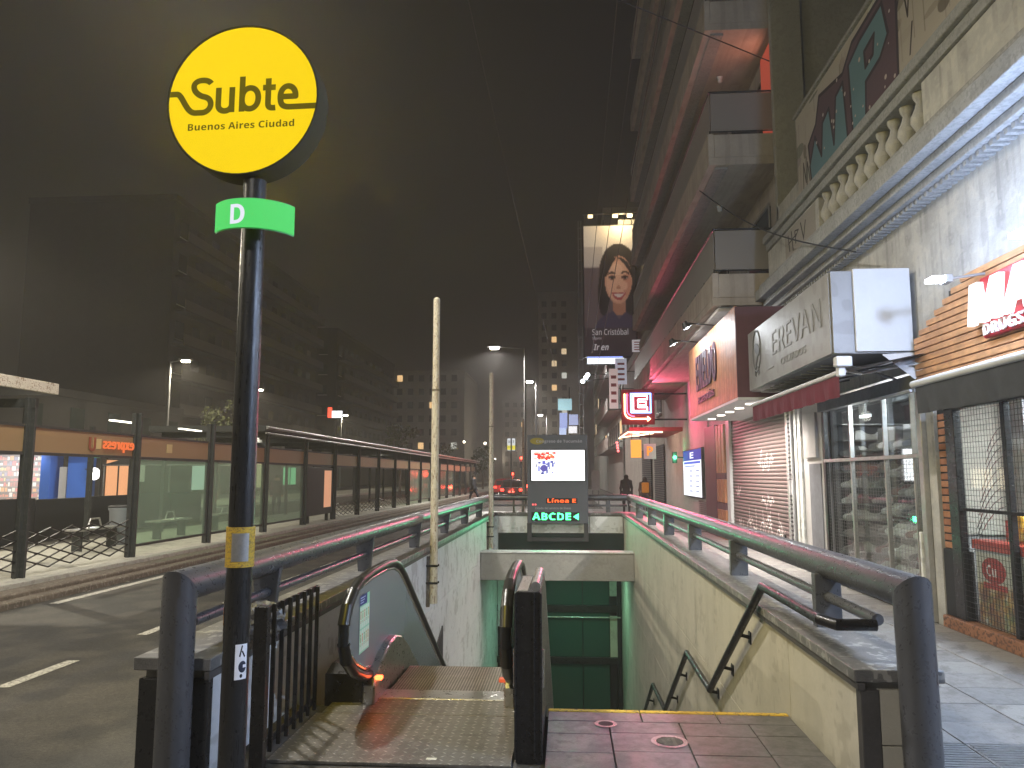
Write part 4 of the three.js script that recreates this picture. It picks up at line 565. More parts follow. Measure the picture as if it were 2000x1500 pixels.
  { // emblem: ring, bent figure and arcs, dark on grey
    const e = []; const ring = new THREE.TorusGeometry(0.3, 0.012, 6, 40); ring.scale(0.8, 1.15, 1); ring.rotateY(-Math.PI / 2); ring.translate(3.196, 3.72, -12.95); e.push(ring); for (const [r, y] of [[0.14, 3.32], [0.09, 3.3]]) { const a = new THREE.TorusGeometry(r, 0.012, 6, 24, Math.PI); a.rotateY(-Math.PI / 2); a.translate(3.196, y, -12.95); e.push(a); } const bsh = new THREE.Shape(); bsh.moveTo(-0.16, 0.1); bsh.quadraticCurveTo(0, 0.2, 0.17, 0.02); bsh.quadraticCurveTo(0.2, -0.1, 0.06, -0.1); bsh.lineTo(-0.06, -0.26); bsh.lineTo(-0.09, -0.24); bsh.lineTo(0, -0.06); bsh.quadraticCurveTo(-0.1, -0.02, -0.16, 0.1); const bgm = new THREE.ExtrudeGeometry(bsh, { depth: 0.01, bevelEnabled: false }); bgm.rotateY(-Math.PI / 2); bgm.translate(3.198, 3.72, -12.95); e.push(bgm); part('emblem', e, std([0.09, 0.09, 0.095], 0.5), sb); }
  for (const d of [10, 13]) part('bracket', rod(3.5, 3.09, d, 4.2, 2.86, d, 0.015), M.grey, sb);
  for (let k = 0; k < 12; k++) part('lattice_bar', rod(3.3, 3.06, 10.1 + k * 0.28, 4.0, 3.06, 10.24 + k * 0.28, 0.012), M.aluminium, sb);
  // maroon awning partly rolled out
  const aw = thing('maroon_awning', 'maroon awning valance hanging from a pale tube under the grey sign', 'awning', [3.3, 2.55, -11]);
  part('roller_tube', pipe([V(3.12, 2.82, -8.85), V(3.12, 2.82, -13.1)], 0.03, 12), M.white, aw);
  const P = [], I = []; for (let i = 0; i <= 70; i++) { const d = 8.95 + i / 70 * 4.1, w = 0.018 * Math.sin(i * 0.8) + 0.01 * Math.sin(i * 2.1); for (let j = 0; j < 4; j++) P.push(3.12 + w * j / 3, 2.8 - j * 0.085, -d); if (i) for (let j = 0; j < 3; j++) { const a = (i - 1) * 4 + j, b = i * 4 + j; I.push(a, b, a + 1, b, b + 1, a + 1); } }
  const vg = new THREE.BufferGeometry(); vg.setAttribute('position', new THREE.Float32BufferAttribute(P, 3)); vg.setIndex(I); vg.computeVertexNormals(); M.maroon.side = THREE.DoubleSide; part('valance', muv(vg), M.maroon, aw);
  part('fabric', (() => { const g = new THREE.BufferGeometry(), p = [3.12, 2.84, -8.95, 3.12, 2.84, -13.05, 4.14, 3.05, -8.95, 4.14, 3.05, -13.05]; g.setAttribute('position', new THREE.Float32BufferAttribute(p, 3)); g.setIndex([0, 2, 1, 1, 2, 3]); g.computeVertexNormals(); return muv(g); })(), (M.canvasGrey.side = THREE.DoubleSide, M.canvasGrey), aw);
  for (const d of [9.6, 10.5, 11.4, 12.3]) part('stripe', rod(3.14, 2.835, d, 4.12, 3.03, d, 0.012, 6), M.canvasDark, aw);
  part('crank_gear', [bx(3.02, 3.2, 2.86, 2.98, 8.72, 8.84, 0.02), bx(3.06, 3.14, 2.76, 2.9, 8.78, 8.88, 0.015), new THREE.SphereGeometry(0.045, 12, 8).translate(3.12, 2.82, -8.84)], M.white, aw);
  part('folding_arm', pipe([V(3.16, 2.86, -9.0), V(3.7, 2.92, -9.8), V(4.12, 2.95, -9.1)], 0.018, 8), M.white, aw);
  part('side_flap', (() => { const g = new THREE.BufferGeometry(); g.setAttribute('position', new THREE.Float32BufferAttribute([3.75, 3.08, -9.3, 4.12, 3.1, -9.3, 4.1, 2.74, -9.2], 3)); g.computeVertexNormals(); return muv(g); })(), (M.paleWall.side = THREE.DoubleSide, M.paleWall), aw);
  const fl2 = thing('tube_lamp', 'unlit white fluorescent tube below the awning of the shoe shop', 'light', [4.08, 2.63, -9.9]); part('tube', pipe([V(4.08, 2.65, -9.35), V(4.08, 2.65, -10.6)], 0.018, 10), M.white, fl2); part('batten', bx(4.095, 4.115, 2.63, 2.68, 9.3, 10.65), M.grey, fl2); }

// ---------------------------------------------------------------- apartment building with balconies, its ground-floor shops
{ const ax = 4.4, t = thing('apartment_building', 'tall concrete apartment building with long projecting balconies', 'building', [9, 0, -25]);
  part('facade_wall', bx(ax, ax + 0.4, 4.9, 40, 15.1, 33.2), M.balcony, t); part('side_wall', bx(ax + 0.41, 13, 0, 40, 15.08, 15.4), M.concrete, t); part('rear_mass', bx(ax + 0.41, 13, 0, 40, 15.42, 33.2), M.concrete, t);
  part('side_pilaster', bx(4.2, ax + 0.4, 4.9, 30, 14.92, 15.09, 0.01), M.concrete, t);
  for (let f = 0; f < 9; f++) { const y = 4.98 + f * 2.89, x0 = 2.92, d0 = 15.1, d1 = 33 - (f > 3 ? 0.8 * (f - 3) : 0);
    const b = part('balcony', bx(x0, ax, y, y + 0.16, d0, d1, 0.01), M.balcony, t);
    part('front_parapet', bx(x0, x0 + 0.12, y + 0.162, y + 0.66, d0, d1, 0.01), M.balcony, b); part('end_parapet', bx(x0 + 0.122, ax, y + 0.162, y + 0.64, d0, d0 + 0.12, 0.01), M.balcony, b);
    part('slab_drip', bx(x0 + 0.14, x0 + 0.4, y - 0.05, y - 0.002, d0 + 0.12, d1 - 0.1), M.cornice, b);
    if (f < 4) { part('hand_rail', [rod(x0 + 0.06, y + 1.56, d0 + 0.05, x0 + 0.06, y + 1.56, d1, 0.022, 8), rod(x0 + 0.06, y + 1.56, d0 + 0.05, ax, y + 1.56, d0 + 0.05, 0.022, 8), rod(x0 + 0.06, y + 0.72, d0 + 0.05, ax, y + 0.72, d0 + 0.05, 0.014, 6)], M.blackMetal, b);
      part('rail_glass', bx(x0 + 0.055, x0 + 0.065, y + 0.74, y + 1.53, d0 + 0.08, d1), M.glassRail, b); part('rail_glass', bx(x0 + 0.08, ax - 0.02, y + 0.74, y + 1.53, d0 + 0.045, d0 + 0.055), M.glassRail, b);
      part('rail_foot', [...Array(16)].map((_, k) => rod(x0 + 0.06, y + 0.66, d0 + 0.1 + k * 1.1, x0 + 0.06, y + 0.76, d0 + 0.1 + k * 1.1, 0.016, 6)), M.blackMetal, b); }
    for (let k = 0; k < 4; k++) { const d = 16.2 + k * 4.3; const w = part('window', bx(ax - 0.03, ax + 0.02, y + 0.3, y + 2.4, d, d + 2.0, 0.006), M.glassDark, t); part('frame', [bx(ax - 0.05, ax - 0.031, y + 0.26, y + 2.45, d - 0.05, d + 0.02), bx(ax - 0.05, ax - 0.031, y + 0.26, y + 2.45, d + 1.98, d + 2.05), bx(ax - 0.05, ax - 0.031, y + 2.38, y + 2.45, d + 0.021, d + 1.979)], M.aluminium, w); } }
  for (const [d, y] of [[17.5, 7.86], [17, 10.75]]) part('ceiling_fitting', [cyl(0.05, 0.07, 0.06, 3.6, y - 0.06, -d, 14), new THREE.SphereGeometry(0.055, 12, 8).translate(3.6, y - 0.09, -d)], M.white, t);
  // reddish curtain, lit from within, at the end of the second balcony
  part('lit_window', bx(ax - 0.12, ax - 0.06, 8.35, 10.6, 15.35, 16.1), glow([0.5, 0.07, 0.035], 0.45, [0.3, 0.06, 0.04]), t); panelLight(ax - 0.16, 9.5, -15.72, 0.7, 2.2, [1, 0.34, 0.2], 3.2, [0, 9.5, -15.72], t);
  const ac = thing('air_conditioner', 'dark boxy air conditioner on the second balcony', 'air conditioner', [3.75, 8.04, -15.5]); part('case', bx(3.5, 3.98, 8.5, 8.86, 15.34, 15.6, 0.015), M.dark, ac); part('fan_grille', bx(3.55, 3.8, 8.53, 8.83, 15.325, 15.339), M.black, ac); part('stand', [bx(3.54, 3.58, 8.14, 8.5, 15.4, 15.55), bx(3.9, 3.94, 8.14, 8.5, 15.4, 15.55)], M.grey, ac);
  // ground floor
  part('ground_wall', bx(4.22, 4.4, 0, 4.95, 23.3, 33.2), M.paleWall, t); part('ground_soffit', bx(3.0, 4.4, 4.86, 4.92, 15.1, 33), M.balcony, t); part('ground_wall', bx(4.26, 4.4, 0, 4.95, 14.96, 23.3), M.paleWall, t);
  part('white_jamb', bx(4.14, 4.25, 0, 3.05, 19.95, 20.35, 0.01), M.white, t); part('plum_panel', bx(4.1, 4.25, 0, 3.05, 21.6, 23.2, 0.01), M.purple, t);
  for (let k = 0; k < 3; k++) for (const [y0, y1] of [[0, 0.75], [0.95, 1.55], [1.72, 3.0]]) part('timber_post', bx(4.1, 4.25, y0, y1, 20.45 + k * 0.38, 20.75 + k * 0.38, 0.008), M.wood, t);
  for (const y of [0.76, 1.56]) part('dark_collar', bx(4.11, 4.25, y, y + 0.17, 20.45, 21.55, 0.005), M.purple, t);
  part('vent_louvre', [...Array(9)].map((_, k) => bx(4.17, 4.22, 0.35 + k * 0.06, 0.39 + k * 0.06, 23.5, 24.9)), M.grey, t);
  // roller shutter with sprayed tags: every slat
  const tx = canvas(1024, 512, (g, w, h) => { g.fillStyle = '#564b48'; g.fillRect(0, 0, w, h); let q = 77; const r = () => { q = (q * 1103515245 + 12345) & 0x7fffffff; return q / 0x7fffffff; }; for (let k = 0; k < 700; k++) { const v = 70 + r() * 60; g.fillStyle = `rgba(${v},${v - 10},${v - 12},0.16)`; g.fillRect(r() * w, r() * h, 4 + r() * 60, 2 + r() * 12); } g.strokeStyle = '#d9d2cf'; g.lineWidth = 4; g.lineCap = 'round'; const sc = (x, y, s, n) => { g.beginPath(); g.moveTo(x, y); for (let k = 0; k < n; k++) g.bezierCurveTo(x + (r() - 0.2) * s, y + (r() - 0.5) * s * 1.6, x + (r() - 0.1) * s, y + (r() - 0.5) * s * 1.6, x += s * 0.38, y + (r() - 0.5) * s); g.stroke(); }; sc(540, 190, 80, 9); sc(580, 330, 60, 9); sc(330, 420, 70, 4); sc(620, 395, 55, 6); sc(860, 420, 70, 3); sc(80, 300, 50, 5); sc(120, 420, 60, 4); for (let k = 0; k < 5; k++) { g.beginPath(); g.arc(330 + k * 130, 440 + r() * 30, 26 + r() * 26, 3, 6.4); g.stroke(); g.beginPath(); g.moveTo(340 + k * 130, 360); g.lineTo(345 + k * 130 + r() * 20, 500); g.stroke(); } });
  const sm_ = std([1, 1, 1], 0.62, 0.1, { map: tx });
  const ro = thing('roller_shutter', 'closed grey roller shutter covered in pale scribbled tags', 'shutter', [4.2, 0, -17.4]);
  for (let k = 0; k < 38; k++) { const y = 0.03 + k * 0.08; const g = new THREE.CylinderGeometry(0.06, 0.06, 4.9, 8, 1, false, Math.PI * 1.5 - 0.75, 1.5); g.rotateX(Math.PI / 2); g.translate(4.262, y + 0.04, -17.47); const f = flat(g), p = f.attributes.position, uv = f.attributes.uv; for (let i = 0; i < p.count; i++) uv.setXY(i, (p.getZ(i) + 19.92) / 4.9, p.getY(i) / 3.1); part('slat', f, sm_, ro); }
  part('guide_rail', bx(4.17, 4.255, 0, 3.05, 14.9, 15.0, 0.005), M.aluminium, ro); part('backing', bx(4.24, 4.255, 0, 3.05, 15.0, 19.93), M.black, ro); part('lock', bx(4.17, 4.2, 0.42, 0.52, 15.3, 15.42, 0.005), M.black, ro);
  const la = thing('notched_rack', 'upright white notched rack on the pier beside the roller shutter', 'rack', [4.12, 0, -14.6]); for (const d of [14.42, 14.62]) part('upright', bx(4.1, 4.135, 0.2, 2.95, d - 0.02, d + 0.02, 0.004), M.white, la); for (let k = 0; k < 34; k++) if (k < 14 || k > 16) part('rung', bx(4.1, 4.13, 0.25 + k * 0.078, 0.285 + k * 0.078, 14.44, 14.6), M.black, la); part('spacer', bx(4.13, 4.18, 0.2, 2.95, 14.46, 14.58), M.white, la);
}
{ // timber-clad shop sign box
  const t = thing('timber_sign_box', 'timber clad ENELDO sign box with downlights above the roller shutter', 'sign', [3.6, 3.0, -16.4]); const d0 = 13.72, d1 = 18.9, x = 3.02;
  for (let k = 0; k < 24; k++) { const w = (d1 - d0) / 24; part('timber_board', bx(x, x + 0.04, 3.02, 4.66 + rnd(-0.005, 0.005), d0 + k * w + 0.004, d0 + (k + 1) * w - 0.004, 0.006), M.wood, t); }
  part('end_panel', bx(x + 0.002, 4.2, 3.02, 4.64, d0 - 0.04, d0 - 0.005), M.purple, t); part('core', bx(x + 0.042, 4.18, 3.03, 4.6, d0, d1), M.purple, t); part('soffit_panel', bx(x, 4.2, 2.97, 3.018, d0 - 0.04, d1, 0.004), M.white, t);
  part('lettering', letters('ENELDO', 2.35, 0.8, 0.03, x - 0.002, 3.95, -16.6, 'street', font), std([0.05, 0.025, 0.045], 0.5), t); part('small_lettering', letters('accesorios', 1.9, 0.2, 0.02, x - 0.002, 3.36, -16.7, 'street', font), std([0.06, 0.03, 0.05], 0.5), t);
  for (const d of [14.4, 15.3, 16.2, 17.1, 18.2]) { const l = part('downlight_lamp', cyl(0.085, 0.085, 0.012, 3.4, 2.955, -d, 20), glow([1, 0.9, 0.78], 5), t); spot(3.4, 2.94, -d, 3.45, 0, -d, [1, 0.92, 0.82], 20, 1.36, t); }
  for (const d of [15.6, 17.6]) { const g = thing('gooseneck_lamp', d < 16 ? 'nearer arm lamp above the timber sign board' : 'farther arm lamp above the timber sign board', 'light', [2.5, 4.7, -d], 'arm lamps over the timber sign'); part('arm', rod(3.05, 4.68, d, 2.45, 4.74, d, 0.014), M.black, g); part('shade', (() => { const c = new THREE.CylinderGeometry(0.05, 0.1, 0.14, 18, 1, true); c.rotateZ(0.5); c.translate(2.45, 4.7, -d); return c; })(), std([0.03, 0.03, 0.03], 0.4, 0, { side: THREE.DoubleSide }), g); part('lamp_bulb', new THREE.SphereGeometry(0.045, 12, 8).translate(2.47, 4.66, -d), M.lampCool, g); bulb(2.47, 4.66, -d, [0.9, 0.95, 1], 8, g, 2); }
}

// ---------------------------------------------------------------- car park neon sign, price board and their neighbours
{ const d = 27, t = thing('neon_sign', 'glowing neon letter E parking sign with yellow arrow', 'neon sign', [3.1, 3.4, -d]);
  part('back_board', bx(1.95, 3.1, 3.42, 4.66, d + 0.05, d + 0.14, 0.01), std([0.3, 0.015, 0.03], 0.5), t); part('support_arm', [rod(3.1, 3.6, d + 0.1, 4.3, 3.6, d + 0.1, 0.03), rod(3.1, 4.5, d + 0.1, 4.3, 4.5, d + 0.1, 0.03)], M.blackMetal, t);
  const L = (pts, r, m, n) => part(n, pipe(pts.map(([x, y]) => V(x, y, -d)), r, 8), m, t);
  const yel = glow([1, 0.72, 0.35], 5), whi = glow([1, 0.9, 0.95], 5), blu = glow([0.15, 0.4, 1], 6), red = glow([1, 0.1, 0.2], 5);
  L([[2.06, 4.5], [2.06, 3.85], [2.09, 3.74], [2.16, 3.66], [2.28, 3.62], [2.9, 3.62]], 0.024, yel, 'arrow_tube'); L([[2.14, 4.5], [2.14, 3.88], [2.18, 3.79], [2.28, 3.72], [2.4, 3.7]], 0.018, red, 'arrow_tube'); L([[2.84, 3.7], [2.93, 3.62], [2.84, 3.54]], 0.02, yel, 'arrow_tube');
  L([[2.28, 3.84], [2.28, 4.5], [2.96, 4.5], [2.96, 3.84], [2.28, 3.84]], 0.022, blu, 'square_tube');
  L([[2.36, 3.9], [2.36, 4.43], [2.84, 4.43], [2.84, 4.3], [2.52, 4.3]], 0.018, whi, 'letter_tube'); L([[2.52, 4.22], [2.8, 4.22], [2.8, 4.1], [2.52, 4.1]], 0.018, whi, 'letter_tube'); L([[2.36, 3.9], [2.84, 3.9], [2.84, 4.02], [2.52, 4.02]], 0.018, whi, 'letter_tube'); L([[2.52, 4.3], [2.52, 4.02]], 0.014, whi, 'letter_tube');
  panelLight(2.5, 4.05, -d + 0.08, 1, 1, [1, 0.1, 0.22], 62, [2.4, 3.8, 0], t); panelLight(2.5, 4.05, -d - 0.2, 1, 1, [1, 0.1, 0.22], 12, [2.6, 4.05, -60], t); }
{ const t = thing('price_board', 'tall lit parking price board with blue E heading on the pale wall', 'sign', [4.16, 0.95, -25.8]);
  const tx = canvas(192, 512, (g, w, h) => { g.fillStyle = '#f6f7ff'; g.fillRect(0, 0, w, h); g.fillStyle = '#2c3a96'; g.fillRect(0, 0, w, 116); g.fillStyle = '#f2f4ff'; g.font = 'bold 96px sans-serif'; g.textAlign = 'center'; g.textBaseline = 'middle'; g.fillText('E', w / 2, 60); g.fillStyle = '#4b62c4'; g.fillRect(8, 128, 176, 26); g.fillStyle = '#8898c8'; g.fillRect(20, 172, 110, 14); g.fillStyle = '#7c88a8'; for (let k = 0; k < 5; k++) { g.fillRect(70, 226 + k * 56, 30, 12); g.fillRect(136, 226 + k * 56, 34, 12); g.fillRect(66, 244 + k * 56, 40, 5); } });
  part('case', bx(4.12, 4.22, 0.95, 2.52, 23.9, 27.6, 0.02), M.dark, t); const s = part('lit_sign_face', sheet(3.6, 1.5, 4.116, 1.735, -25.75, 'street'), screen(tx, 1.25), t); panelLight(4.06, 1.735, -25.75, 3.4, 1.4, [0.9, 0.93, 1], 1.2, [0, 1.7, -25.75], t); }
{ const t = thing('garage_canopy', 'garage entrance canopy edged with glowing tubes below the neon sign', 'canopy', [3.4, 2.9, -29.5]);
  part('deck', bx(2.3, 4.25, 3.25, 3.4, 28.2, 33, 0.01), std([0.3, 0.05, 0.05], 0.6), t); const y = glow([1, 0.75, 0.5], 2.2);
  part('edge_tube_lamp', [rod(2.25, 3.22, 28.15, 2.25, 3.22, 32.9, 0.03), rod(2.25, 3.22, 28.15, 3.5, 3.22, 28.15, 0.03), rod(2.3, 3.2, 31.5, 3.2, 3.2, 28.6, 0.03)], y, t); for (let k = 0; k < 4; k++) part('red_bulb', new THREE.SphereGeometry(0.05, 8, 6).translate(2.1, 3.0 - k * 0.12, -(32 - k * 0.2)), glow([1, 0.15, 0.15], 3), t); bulb(2.7, 3.05, -30, [1, 0.65, 0.45], 5, t, 4);
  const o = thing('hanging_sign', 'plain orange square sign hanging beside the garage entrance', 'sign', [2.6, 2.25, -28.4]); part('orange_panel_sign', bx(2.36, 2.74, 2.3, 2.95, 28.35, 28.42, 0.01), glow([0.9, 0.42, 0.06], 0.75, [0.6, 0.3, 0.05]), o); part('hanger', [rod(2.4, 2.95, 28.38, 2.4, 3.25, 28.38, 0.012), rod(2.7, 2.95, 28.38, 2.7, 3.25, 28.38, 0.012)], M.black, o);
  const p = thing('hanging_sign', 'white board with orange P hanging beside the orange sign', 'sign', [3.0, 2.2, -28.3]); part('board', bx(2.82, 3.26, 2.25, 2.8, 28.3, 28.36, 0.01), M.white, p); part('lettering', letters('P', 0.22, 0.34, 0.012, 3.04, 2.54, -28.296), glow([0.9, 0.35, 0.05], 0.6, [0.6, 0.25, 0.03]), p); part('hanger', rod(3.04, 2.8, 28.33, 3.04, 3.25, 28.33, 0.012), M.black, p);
  const g = thing('green_exit_lamp', 'small green signal lamp beside the price board', 'light', [3.9, 2.1, -28.2]); part('case', bx(3.82, 3.98, 2.1, 2.5, 28.1, 28.2, 0.01), M.dark, g); part('lamp_lens', new THREE.SphereGeometry(0.07, 12, 8).translate(3.9, 2.3, -28.06), glow([0.1, 1, 0.4], 5), g); bulb(3.9, 2.3, -28.06, [0.1, 1, 0.4], 1.6, g, 2); part('stem', bx(3.98, 4.24, 2.28, 2.32, 28.12, 28.18), M.dark, g); }
// street cabinets and shutters further along
for (const [d0, d1, label] of [[33.4, 37, 'dark corrugated shutter just past the garage entrance'], [38.5, 43, 'narrow dark shutter farther along the right pavement']]) { const t = thing('roller_shutter', label, 'shutter', [4.2, 0, -(d0 + d1) / 2]); for (let k = 0; k < 30; k++) part('slat', bx(4.16, 4.2, 0.02 + k * 0.1, 0.105 + k * 0.1, d0, d1, 0.01), M.dark, t); }
// blocks further along the right side
function windowRow(t, mat, x, face, y, d0, d1, step, w, h, lit) { let k = 0; for (let d = d0; d + w < d1; d += step, k++) { const on = lit && rnd() < lit; const win = part(on ? 'lit_window' : 'window', face === 'x' ? bx(x - 0.04, x + 0.04, y, y + h, d, d + w) : bx(d, d + w, y, y + h, x - 0.04, x + 0.04), on ? pick(litM) : M.glassDark, t); part('sill', face === 'x' ? bx(x - 0.12, x + 0.06, y - 0.09, y - 0.005, d - 0.06, d + w + 0.06) : bx(d - 0.06, d + w + 0.06, y - 0.09, y - 0.005, x - 0.12, x + 0.06), mat, win); } }
const litM = [glow([1, 0.62, 0.28], 0.9), glow([1, 0.75, 0.45], 0.7), glow([0.9, 0.9, 0.8], 0.6)];
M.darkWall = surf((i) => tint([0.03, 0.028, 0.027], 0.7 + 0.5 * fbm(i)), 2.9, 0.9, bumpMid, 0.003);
M.darkRail = std([0.075, 0.07, 0.065], 0.9);
function block(label, x0, x1, d0, d1, h, floors, mat, o = {}) { const t = thing('apartment_building', label, 'building', [(x0 + x1) / 2, 0, -(d0 + d1) / 2]); part('wall', bx(x0, x1, 0, h, d0, d1), mat, t); part('roof_parapet', bx(x0 - 0.1, x1 + 0.1, h + 0.002, h + 0.5, d0 - 0.1, d1 + 0.1), mat, t);
  for (let f = 0; f < floors; f++) { const y = 4.4 + f * 2.95; if (y + 1.8 > h) break; if (o.side) windowRow(t, M.concrete, o.side > 0 ? x1 : x0, 'x', y, d0 + 1, d1 - 0.5, o.step ?? 3, 1.4, 1.5, o.lit ?? 0.06); if (o.front) windowRow(t, M.concrete, d0, 'z', y, x0 + 0.8, x1 - 0.5, 2.4, 1.2, 1.4, o.lit ?? 0.06); if (o.balcony) { const s = o.side > 0 ? 1 : -1, xf = s > 0 ? x1 : x0; const b = part('balcony', bx(xf, xf + s * 1.1, y - 0.75, y - 0.6, d0 + 0.5, d1 - 0.5), mat, t); part('parapet', bx(xf + s * 1.0, xf + s * 1.1, y - 0.598, y + 0.25, d0 + 0.5, d1 - 0.5), mat === M.darkWall ? M.darkRail : M.balcony, b); } } return t; }
block('mid-height building past the apartment balconies on the right', 4.25, 14, 33.4, 56, 8.6, 1, M.balcony, { side: -1, lit: 0.1 });
block('building carrying the smiling face advertisement', 4.3, 15, 58.6, 80, 21, 6, M.concrete, { side: -1, balcony: 1, lit: 0.08 });
block('tall building past the advertisement on the right', 4.3, 15, 81, 118, 30, 9, M.concrete, { side: -1, lit: 0.05 });
block('very tall dark tower with few lit windows at the street end', -6.5, 3.0, 185, 200, 46, 15, M.concrete, { front: 1, lit: 0.14 });
// big advertisement
{ const t = thing('advertising_hoarding', 'huge lit hoarding showing a smiling dark-haired woman', 'billboard', [3.45, 10.6, -58.2]);
  const tx = canvas(512, 1024, (g, w, h) => {
    g.fillStyle = '#3a2d33'; g.fillRect(0, 0, w, h); g.fillStyle = '#d8cdbf'; g.fillRect(0, 0, w, 300); g.fillStyle = '#b9aca2'; g.fillRect(0, 170, 190, 170); g.fillStyle = '#5a4a4e'; g.fillRect(0, 330, w, 520);
    const el = (c, x, y, a, b, t = 0) => { g.fillStyle = c; g.beginPath(); g.ellipse(x, y, a, b, t, 0, 7); g.fill(); };
    el('#1d1416', 345, 370, 190, 225); el('#1d1416', 470, 560, 95, 230, 0.1); el('#1d1416', 200, 520, 62, 190, 0.05); g.fillStyle = '#a06c55'; g.fillRect(285, 560, 130, 150);
    el('#c08a70', 345, 430, 138, 190, 0.04); el('#cf9c80', 335, 440, 112, 160, 0.04); el('#d8a98e', 320, 350, 70, 46); el('#b97c64', 430, 470, 40, 90, 0.1); el('#d09a80', 262, 480, 36, 34); el('#d09a80', 402, 480, 36, 34);
    g.fillStyle = '#1d1416'; g.beginPath(); g.moveTo(190, 420); g.quadraticCurveTo(200, 260, 330, 250); g.quadraticCurveTo(280, 300, 225, 400); g.fill(); g.beginPath(); g.moveTo(330, 250); g.quadraticCurveTo(480, 260, 500, 470); g.quadraticCurveTo(455, 320, 330, 250); g.fill();
    g.strokeStyle = '#2a1815'; g.lineWidth = 11; g.beginPath(); g.moveTo(240, 388); g.quadraticCurveTo(275, 362, 315, 384); g.moveTo(372, 382); g.quadraticCurveTo(412, 356, 452, 386); g.stroke(); for (const x of [280, 410]) { el('#7a4a3e', x, 414, 34, 17); el('#b9a49a', x, 414, 25, 8); el('#20120f', x, 413, 13, 11); g.lineWidth = 6; g.beginPath(); g.moveTo(x - 32, 412); g.quadraticCurveTo(x, 394, x + 32, 412); g.stroke(); } el('#b27a62', 345, 490, 24, 14); el('#a0664f', 345, 498, 18, 7);
    g.fillStyle = '#9c3a3c'; g.beginPath(); g.moveTo(276, 530); g.quadraticCurveTo(345, 545, 418, 526); g.quadraticCurveTo(395, 592, 345, 592); g.quadraticCurveTo(298, 588, 276, 530); g.fill(); g.fillStyle = '#cbb9b0'; g.beginPath(); g.moveTo(290, 538); g.quadraticCurveTo(345, 552, 404, 534); g.quadraticCurveTo(385, 570, 345, 571); g.quadraticCurveTo(308, 568, 290, 538); g.fill();
    g.fillStyle = '#3a3048'; g.beginPath(); g.moveTo(70, 860); g.quadraticCurveTo(140, 700, 290, 680); g.lineTo(345, 740); g.lineTo(415, 680); g.lineTo(512, 740); g.lineTo(512, 860); g.fill(); g.fillStyle = '#3a2d33'; g.fillRect(0, 810, w, 220);
    { const c2 = document.createElement('canvas'); c2.width = 52; c2.height = 104; const q = c2.getContext('2d'); q.drawImage(g.canvas, 0, 0, 52, 104); g.drawImage(c2, 0, 0, 52, 104, 0, 0, w, h); }
    g.fillStyle = '#e9e2e6'; g.font = '62px sans-serif'; g.fillText('San Cristóbal', 72, 862); g.font = '26px sans-serif'; g.fillText('Seguros', 74, 896); g.font = 'italic bold 66px sans-serif'; g.fillText('Ir en', 84, 980); });
  part('lit_sign_face', sheet(3.9, 10.2, 3.45, 15.8, -58.1), std([0.55, 0.55, 0.55], 0.7, 0, { map: tx, emissiveMap: tx, emissive: new THREE.Color(1, 1, 1), emissiveIntensity: 0.3 }), t); part('frame', bx(1.4, 5.5, 10.6, 21.0, 58.15, 58.5), M.dark, t); part('lamp_bar', bx(1.4, 5.5, 21.5, 21.58, 57.2, 57.3), M.dark, t); for (const x of [1.6, 5.2]) part('strut', rod(x, 21, 58.3, x, 21.54, 57.25, 0.04), M.dark, t);
  for (const x of [2.0, 3.9, 5.0]) part('flood_lamp', bx(x - 0.18, x + 0.18, 21.3, 21.48, 57.1, 57.4), glow([1, 0.78, 0.4], x > 3 ? 6 : 2.5), t); bulb(4.4, 21.2, -57.0, [1, 0.75, 0.4], 40, t, 10); }
